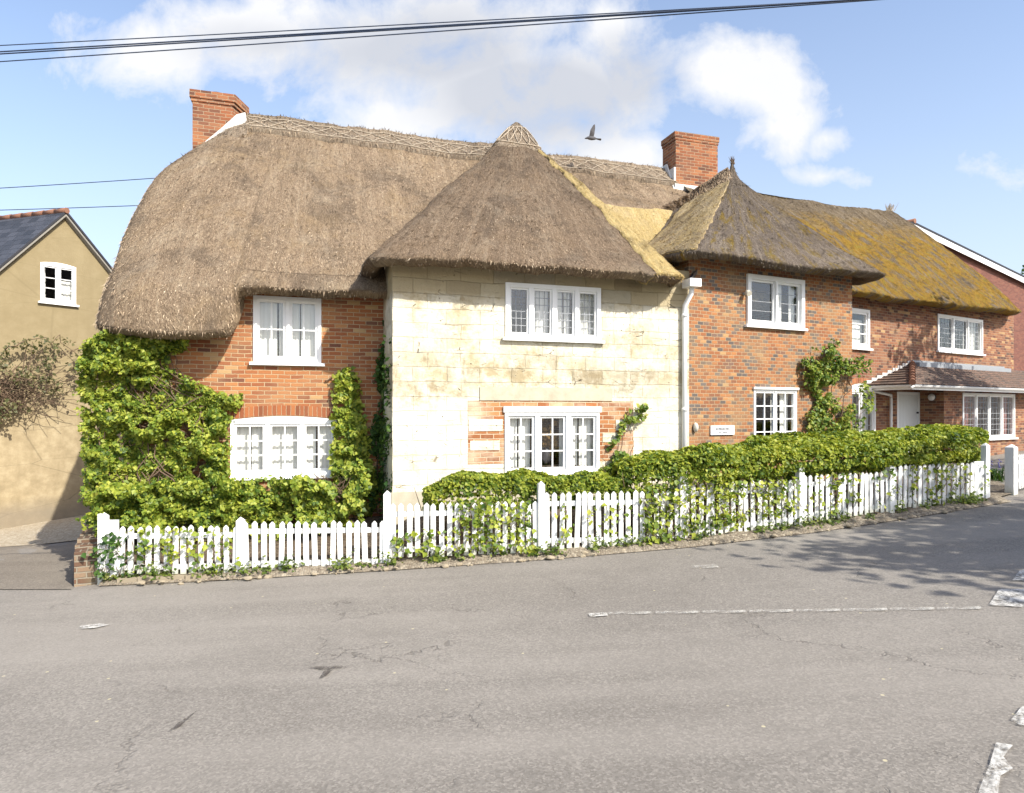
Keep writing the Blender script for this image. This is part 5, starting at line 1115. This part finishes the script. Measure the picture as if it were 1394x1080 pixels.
woven('thin creeper strands on the picket section between the two plain posts', [(5, .1, 1, .1, 1.05, 14)], 12, 35, 'hedge')
woven('dark creeper strands on the rightmost pickets near the gateway', [(6, .15, .95, .1, 1.0, 18)], 12, 36, 'hedge')
woven('ivy sprigs tumbling over the brick wall end at the lane corner', [(0, .0, .16, .0, .9, 14)], 10, 38, 'dark_ivy')
# weeds along the fence foot
P, Nn = [], []; rg = random.Random(77)
for k in range(7):
    a, b = fpos[k], fpos[k + 1]; dd = b - a; L = math.hypot(dd[0], dd[1]); nh = nrm(V(-dd[1], dd[0], 0))
    for _ in range(int(L * 15)):
        t = rg.random(); c = a + dd * t - nh * rg.uniform(-.12, .12); c[2] = g(c[0], c[1]) + .06
        if mnoise.noise(Vector((c[0] * 1.7, 3, 0))) < -.18: continue
        rr = rg.uniform(.05, .16)
        for _ in range(int(160 * rr + 8)): P.append(c + V(rg.gauss(0, rr * .6), rg.gauss(0, rr * .45), abs(rg.gauss(0, rr * .62)))); Nn.append(V(rg.gauss(0, .5), -.6, .8))
wd_ = leaves('verge_weeds', P, Nn, .052, MAT['weed'], None, 37, down=-.2); wd_['kind'] = 'stuff'
# wild shrub on the neighbour's rendered wall
pl8 = plant('wall_shrub', 'straggly half-bare shrub trained against the ochre rendered gable', 'shrub', NB.pt(-1.2, -.3, -2.8))
FN = Frame(*(NB.o - NB.n * .12), 52.0)
poly = [(-40, 600), (-40, 480), (0, 470), (30, 462), (62, 458), (92, 464), (112, 482), (108, 520), (92, 545), (60, 562), (28, 560), (0, 572)]; P1, N1 = climber(FN, poly, 1900, .62, 40, gap=-.02, gapk=1.6); leaves('foliage', P1, N1, .07, MAT['olive'], pl8, 40, down=.3)
rg = random.Random(5); stems(pl8, FN, [[(-60, rg.uniform(520, 600)), (-20, rg.uniform(510, 570)), (20, rg.uniform(500, 560)), (rg.uniform(20, 112), rg.uniform(465, 575))] for _ in range(46)] + [[(40, 556), (70, 548), (84, 520), (106, 500)], [(0, 478), (40, 462), (80, 462), (112, 492)], [(-20, 600), (10, 540), (30, 500), (60, 470)]], p=-.2, r=.013, seed=11, wig=.2)
# strap-leaved clump with bluebells inside the gateway
pl9 = plant('bluebell_plant', 'dark strap-leaved clump with a few violet bluebells in the gateway', 'plant', W4.pt(4.8, -1.0, -1.45))
b = V(*G(1365, 662)); b = b + V(.25, .75, .0); mb = MB(); rg = random.Random(6)
for _ in range(150):
    o_ = b + V(rg.gauss(0, .22), rg.gauss(0, .16), .02); a_ = rg.uniform(0, 6.28); l_ = rg.uniform(.25, .5); w = .012; d = V(math.cos(a_), math.sin(a_), 0); s_ = V(-d[1], d[0], 0) * w
    m1 = o_ + d * l_ * .3 + V(0, 0, l_ * .6); m2 = o_ + d * l_ * .75 + V(0, 0, l_ * .55); mb.face([o_ - s_, o_ + s_, m1 + s_, m1 - s_]); mb.face([m1 - s_, m1 + s_, m2])
mb.build('foliage', MAT['dark_ivy'], pl9); mb = MB()
for _ in range(9):
    o_ = b + V(rg.gauss(0, .22), rg.gauss(0, .1), .0); h_ = rg.uniform(.45, .62); mb.tube([o_, o_ + V(.02, 0, h_)], .004, 4)
    for q in range(6): c = o_ + V(.02 + rg.gauss(0, .02), rg.gauss(0, .02), h_ - .03 * q); mb.tube([c, c + V(.012, -.01, -.03)], [.006, .014], 5)
mb.build('flower', MAT['bluebell'], pl9)
# trees: one far behind on the right, others outside the view whose shade falls over the road and the wing
def tree(label, base, h, cr, n, seed, size, cz=.68, sq=1.0, group=None, mat='tree'):
    rng = np.random.default_rng(seed); rg = random.Random(seed); root = plant('tree', label, 'tree', base, group); mb = MB(); base = V(*base)
    top = base + V(rg.gauss(0, .2), rg.gauss(0, .2), h * .85); mb.tube([base - V(0,0,.2), base + (top - base) * .3 + V(.1, 0, 0), base + (top - base) * .6, top], [h * .03, h * .024, h * .015, h * .004], 8); cl = []
    for i in range(26):
        t = rg.uniform(.32, .95); s = base + (top - base) * t; a = rg.uniform(0, 6.28); r = cr * rg.uniform(.5, 1.0) * math.sqrt(max(.08, 1 - ((t - .62) / .42) ** 2)); e = s + V(math.cos(a) * r, math.sin(a) * r, rg.uniform(.0, .25) * h * .5); mb.tube([s, (s + e) / 2 + V(0, 0, .15), e], [h * .009, h * .006, .008], 5); cl += [e, (s + e * 2) / 3]
    mb.build('trunk', MAT['bark'], root); cl = np.array(cl); c = cl[rng.integers(0, len(cl), n)]; off = rng.normal(size=(n, 3)) * cr * V(.17, .17, .13); P = c + off
    leaves('crown', P, off / (np.linalg.norm(off, axis=1, keepdims=True) + 1e-6), size, MAT[mat], root, seed); return root
tree('distant feathery tree top beyond the modern house', V(34.6, 46.0, -1.0), 11.2, 2.2, 2600, 51, .24)
tree('tall leafy tree standing beyond the road on the right, shading the road', V(12.6, 3.2, g(12.6, 3.2)), 8.4, 3.1, 12000, 52, .20, group='roadside trees outside the view')
tree('taller leafy tree standing beyond the gateway, dappling the right wing', V(15.4, 13.0, g(15.4, 13.0)), 10.6, 2.0, 1500, 53, .20, group='roadside trees outside the view')

# ================================================================== SMALL THINGS
# house name plate and lamps on the chequered wall
s0, s1 = W3.s(966), W3.s(998); z0, z1 = W3.z(982, 592), W3.z(982, 579.5); r_ = empty('name_plate', W3.pt((s0 + s1) / 2, -.02, z0)); tag(r_, 'small white house name plate with faint lettering on the chequered brick', 'sign')
mb = MB(); mb.box(W3, s0, s1, -.035, -.004, z0, z1); bevel(mb.build('plate', MAT['white'], r_), .004, 1)
# the plate's two lines of lettering are too worn to read: faint broken strokes where they stand
mb = MB(); rgl = random.Random(14); sm_ = (s0 + s1) / 2
for (zc_, half, hgt, adv) in ((z0 + .108, .165, .044, .034), (z0 + .048, .10, .024, .024)):
    x = sm_ - half
    while x < sm_ + half:
        if rgl.random() < .85:
            mb.box(W3, x, x + adv * .58, -.0375, -.0352, zc_ - hgt / 2, zc_ + hgt / 2)
            if rgl.random() < .7: zz_ = zc_ + rgl.choice((-.45, 0, .45)) * hgt; mb.box(W3, x + adv * .585, x + adv * .9, -.0375, -.0352, zz_ - .004, zz_ + .004)
        x += adv
mb.build('lettering', MAT['ink'], r_)
q = W3.pt(W3.s(945), 0, W3.z(945, 589)); r_ = empty('wall_lamp', q); tag(r_, 'cream oval outdoor lamp on brick beside the white downpipe', 'lamp'); zc = W3.z(945, 582); s = W3.s(945)
def dome(mb, fr, s, p, z, rs, rz, dp, nu=16, nv=7):
    P = []
    for i in range(nu):
        a = 2 * math.pi * i / nu; row = []
        for j in range(nv): b = (math.pi / 2) * j / (nv - 1); row.append(fr.pt(s + rs * math.cos(a) * math.cos(b), p - dp * math.sin(b), z + rz * math.sin(a) * math.cos(b)))
        P.append(row)
    mb.grid(P, None, closed=True)
mb = MB(); dome(mb, W3, s, -.03, zc, .045, .09, .07); mb.build('diffuser', MAT['plastic'], r_); mb = MB(); mb.tube([W3.pt(s, -.001, zc), W3.pt(s, -.03, zc)], .05, 14); mb.build('base', MAT['pot'], r_)
s, zc = W3.s(1012), W3.z(1012, 400); r_ = empty('security_lamp', W3.pt(s, 0, zc)); tag(r_, 'small grey security lamp beside the upper window of the brick bay', 'lamp')
mb = MB(); mb.tube([W3.pt(s, 0, zc), W3.pt(s, -.06, zc - .01)], .03, 10); mb.build('base', MAT['lead_grey'], r_); mb = MB(); mb.tube([W3.pt(s, -.05, zc), W3.pt(s - .01, -.11, zc + .005), W3.pt(s - .015, -.17, zc - .03)], [.03, .05, .055], 12); mb.build('head', MAT['plastic'], r_)
s, zc = W4.s(1264, -.3), W4.z(1264, 541, -.3); r_ = empty('porch_lamp', W4.pt(S5 - .08, -.3, zc)); tag(r_, 'round white bulkhead lamp under the tiled porch beside the door', 'lamp'); fl = Frame(*W4.pt(S5, -.32, 0)[:2], 31.0 + 90)
FL = Frame(*W4.pt(S5, -.32, 0)[:2], 31.0 - 90); mb = MB(); dome(mb, FL, 0, -.04, zc, .09, .09, .07); mb.build('diffuser', MAT['white'], r_); mb = MB(); mb.tube([FL.pt(0, .0, zc), FL.pt(0, -.045, zc)], .095, 16); mb.build('base', MAT['pot'], r_)
# dried flowers behind the middle light of the lower bay window
s, zc = W2.s(752), wl2[2] + .42; base = W2.pt(s, .34, zc); r_ = empty('dried_flowers', base); tag(r_, 'bunch of golden dried flowers standing inside the lower bay window', 'flowers'); rng = np.random.default_rng(60)
P = np.array([base + V(rng.normal() * .11, rng.normal() * .05, .22 + rng.normal() * .15) for _ in range(260)]); leaves('flower', P, rng.normal(size=P.shape), .075, MAT['dry'], r_, 61)
mb = MB(); mb.tube([base + V(0, 0, -.28), base + V(0, 0, -.2), base + V(0, 0, -.05), base + V(0, 0, .02)], [.07, .10, .09, .06], 14); mb.build('vase', MAT['pot'], r_)
mb = MB(); mb.box(W2, wl2[0], wl2[1], .155, .55, wl2[2] - .02, wl2[2] + .12); mb.build('window_board', MAT['wood_dark'], C1)
# wires
def wire(label, a, b, sag, r=.011, group=None):
    n = 40; a, b = V(*a), V(*b); P = [a + (b - a) * i / n - V(0, 0, sag * 4 * (i / n) * (1 - i / n)) for i in range(n + 1)]; mb = MB(); mb.tube(P, r, 6); o = mb.build('overhead_cable', MAT['cable'], None, (a + b) / 2); tag(o, label, 'cable', group)
def at(px, py, d): return V((px - CX) / F * d, d, (CY - py) / F * d)
def ext(p, q, k): return p + (q - p) * k
for (ya, ym, xe, dz, say, r) in ((60, 25, 1128, 0, 'topmost of the four overhead cables crossing above the cottages', .008), (68.5, 29.5, 1132, .1, 'second from the top of the four overhead cables above the cottages', .011), (71.5, 32, 1140, .16, 'third from the top of the four overhead cables, close under the second', .011), (82, 37, 1166, .0, 'lowest of the four overhead cables crossing above the cottages', .009)):
    da, de = 6.6, 5.8; A_ = at(0, ya, da); E_ = at(xe, 0, de); dm = 10.75
    a_, e_ = ext(E_, A_, 1.5), ext(A_, E_, 1.35); wire(say, a_, e_, .02, r * .58, 'overhead cables above the cottages')
wire('upper of the two thin wires behind the left thatch', at(-260, 270, 19), at(330, 234, 21), .05, .012, 'thin wires behind the left thatch'); wire('lower of the two thin wires behind the left thatch', at(-260, 292, 19), at(330, 274, 21), .05, .012, 'thin wires behind the left thatch')
# bird
bc = at(806, 188, 15.0); r_ = empty('bird', bc); tag(r_, 'grey pigeon flying left above the thatch with raised wings', 'bird'); mb = MB()
bd = [(-.17, -.015, .003), (-.14, -.01, .018), (-.11, .0, .024), (-.07, 0, .04), (-.01, -.005, .046), (.05, -.01, .036), (.09, -.015, .02)]
mb.tube([bc + V(x, 0, z) for x, z, r in bd], [r for _, _, r in bd], 10)
tl = [bc + V(.07, -.02, -.012), bc + V(.20, -.055, -.035), bc + V(.21, .0, -.035), bc + V(.20, .055, -.035), bc + V(.07, .02, -.012)]; mb.prism(tl, None, (0, 0, -.006))
for sg, up in ((-1, 1.0), (1, .8)):
    W_ = [(-.07, .03, .02), (-.05, .10, .14), (.015, .13, .24), (.05, .11, .26), (.055, .09, .19), (.045, .05, .08), (.03, .02, .015)]
    mb.prism([bc + V(x, sg * y, z * up) for x, y, z in W_], None, (.004, .006, 0))
mb.build('body', MAT['bird'], r_)

# ================================================================== SKY, SUN, CAMERA
SUN_EL, SUN_AZ = 41.0, 45.0                                   # azimuth: degrees right of straight behind the camera
sv = V(math.sin(R(SUN_AZ)) * math.cos(R(SUN_EL)), -math.cos(R(SUN_AZ)) * math.cos(R(SUN_EL)), math.sin(R(SUN_EL)))
w = bpy.data.worlds.new('World'); scene.world = w; w.use_nodes = True; nt = w.node_tree; nt.nodes.clear()
class WM(M):
    def __init__(self, t): self.t = t
m = WM(nt); out = m.n('OutputWorld')
sky = m.n('TexSky', sky_type='NISHITA', sun_disc=False, sun_elevation=R(SUN_EL), sun_rotation=R(180 - SUN_AZ), air_density=1.0, dust_density=1.6, ozone_density=1.3)
SKYS = .15
d = m.n('TexCoord').outputs['Generated']; sp = m.n('SeparateXYZ', {0: d}); yy = m.math('MAXIMUM', sp.outputs[1], .04)
ca, cb = m.math('DIVIDE', sp.outputs[0], yy), m.math('DIVIDE', sp.outputs[2], yy); cv = m.n('CombineXYZ', {0: ca, 1: cb, 2: 0.0}).outputs[0]
nA = m.noise(cv, 8.5, 9, .62, .25); nB = m.noise(m.mapping(cv, loc=(3.7, 1.2, 0)), 2.6, 5, .55)
def blobs(L):
    acc = None
    for (px, py, rx, ry, s) in L:
        q = m.mapping(cv, scale=(F / rx, F / ry, 1), loc=(-(px - CX) / rx, -(CY - py) / ry, 0)); l = m.n('VectorMath', {0: q}, operation='LENGTH').outputs['Value']
        v = m.math('MULTIPLY', m.math('SUBTRACT', 1.0, l), s); acc = v if acc is None else m.math('MAXIMUM', acc, v)
    return acc
cl = blobs([(215, 75, 140, 70, 1), (350, 45, 190, 95, 1), (520, 60, 200, 110, 1), (640, 110, 250, 100, 1), (560, 160, 180, 60, .8), (780, 120, 190, 95, 1), (830, 45, 75, 65, 1), (850, 210, 130, 45, .9), (770, 185, 130, 60, .8), (985, 105, 85, 70, 1.1), (1040, 120, 85, 75, 1), (1070, 170, 90, 55, .9), (1125, 190, 45, 35, .8), (1120, 240, 55, 20, .55), (1350, 232, 40, 22, .16), (640, 25, 260, 60, .9), (130, 30, 60, 30, .3)])
k = m.math('ADD', cl, m.math('MULTIPLY', m.math('SUBTRACT', nA, .52), 2.2)); mask = m.ramp(k, [(.0, 0.0), (.26, .5), (.64, 1.0)]); 
grey = blobs([(560, 70, 330, 90, 1), (740, 130, 240, 95, 1.2), (860, 110, 120, 90, 1), (380, 60, 160, 50, .7)])
gk = m.ramp(m.math('ADD', grey, m.math('MULTIPLY', m.math('SUBTRACT', nB, .5), 1.2)), [(.05, 0.0), (.65, 1.0)])
CW = 1.0
cloud = m.mix(gk, (3.75, 3.75, 3.78), (2.35, 2.45, 2.7)); cloud = m.mix(m.math('MULTIPLY', nA, .35), cloud, (2.9, 2.95, 3.1))
skyc = m.mix(1.0, sky.outputs[0], (1.0, .97, .98), 'MULTIPLY')
hz_ = m.ramp(cb, [(.0, .66), (.18, .54), (.42, .25), (.75, .04)]); skyc = m.mix(hz_, skyc, (2.75, 3.05, 3.4))
c = m.mix(m.math('MULTIPLY', mask, .96), skyc, cloud)
bg = m.n('Background', {'Color': c, 'Strength': SKYS}); m.set(out.inputs[0], bg)
sd = bpy.data.lights.new('sun', 'SUN'); sd.energy = 4.0; sd.angle = R(.5); sd.color = (1.0, .955, .87); so = bpy.data.objects.new('sun', sd); col.objects.link(so); so.rotation_euler = Vector(sv).to_track_quat('Z', 'Y').to_euler()
cd = bpy.data.cameras.new('camera'); cam = bpy.data.objects.new('camera', cd); col.objects.link(cam); cam.rotation_euler = (R(90), 0, 0); cd.sensor_width = 36; cd.sensor_fit = 'HORIZONTAL'; cd.lens = F / 1394 * 36; cd.shift_y = (CY - 540) / 1394; cd.clip_start = .05; cd.clip_end = 1000
scene.camera = cam
vs = scene.view_settings; vs.view_transform = 'Standard'; vs.look = 'None'; vs.gamma = 1; vs.exposure = .92; vs.use_curve_mapping = False
scene.cycles.max_bounces = 8; scene.cycles.transparent_max_bounces = 24; scene.cycles.use_denoising = True
for o in list(scene.objects):
    if o.parent is None: o.location.z += ZC
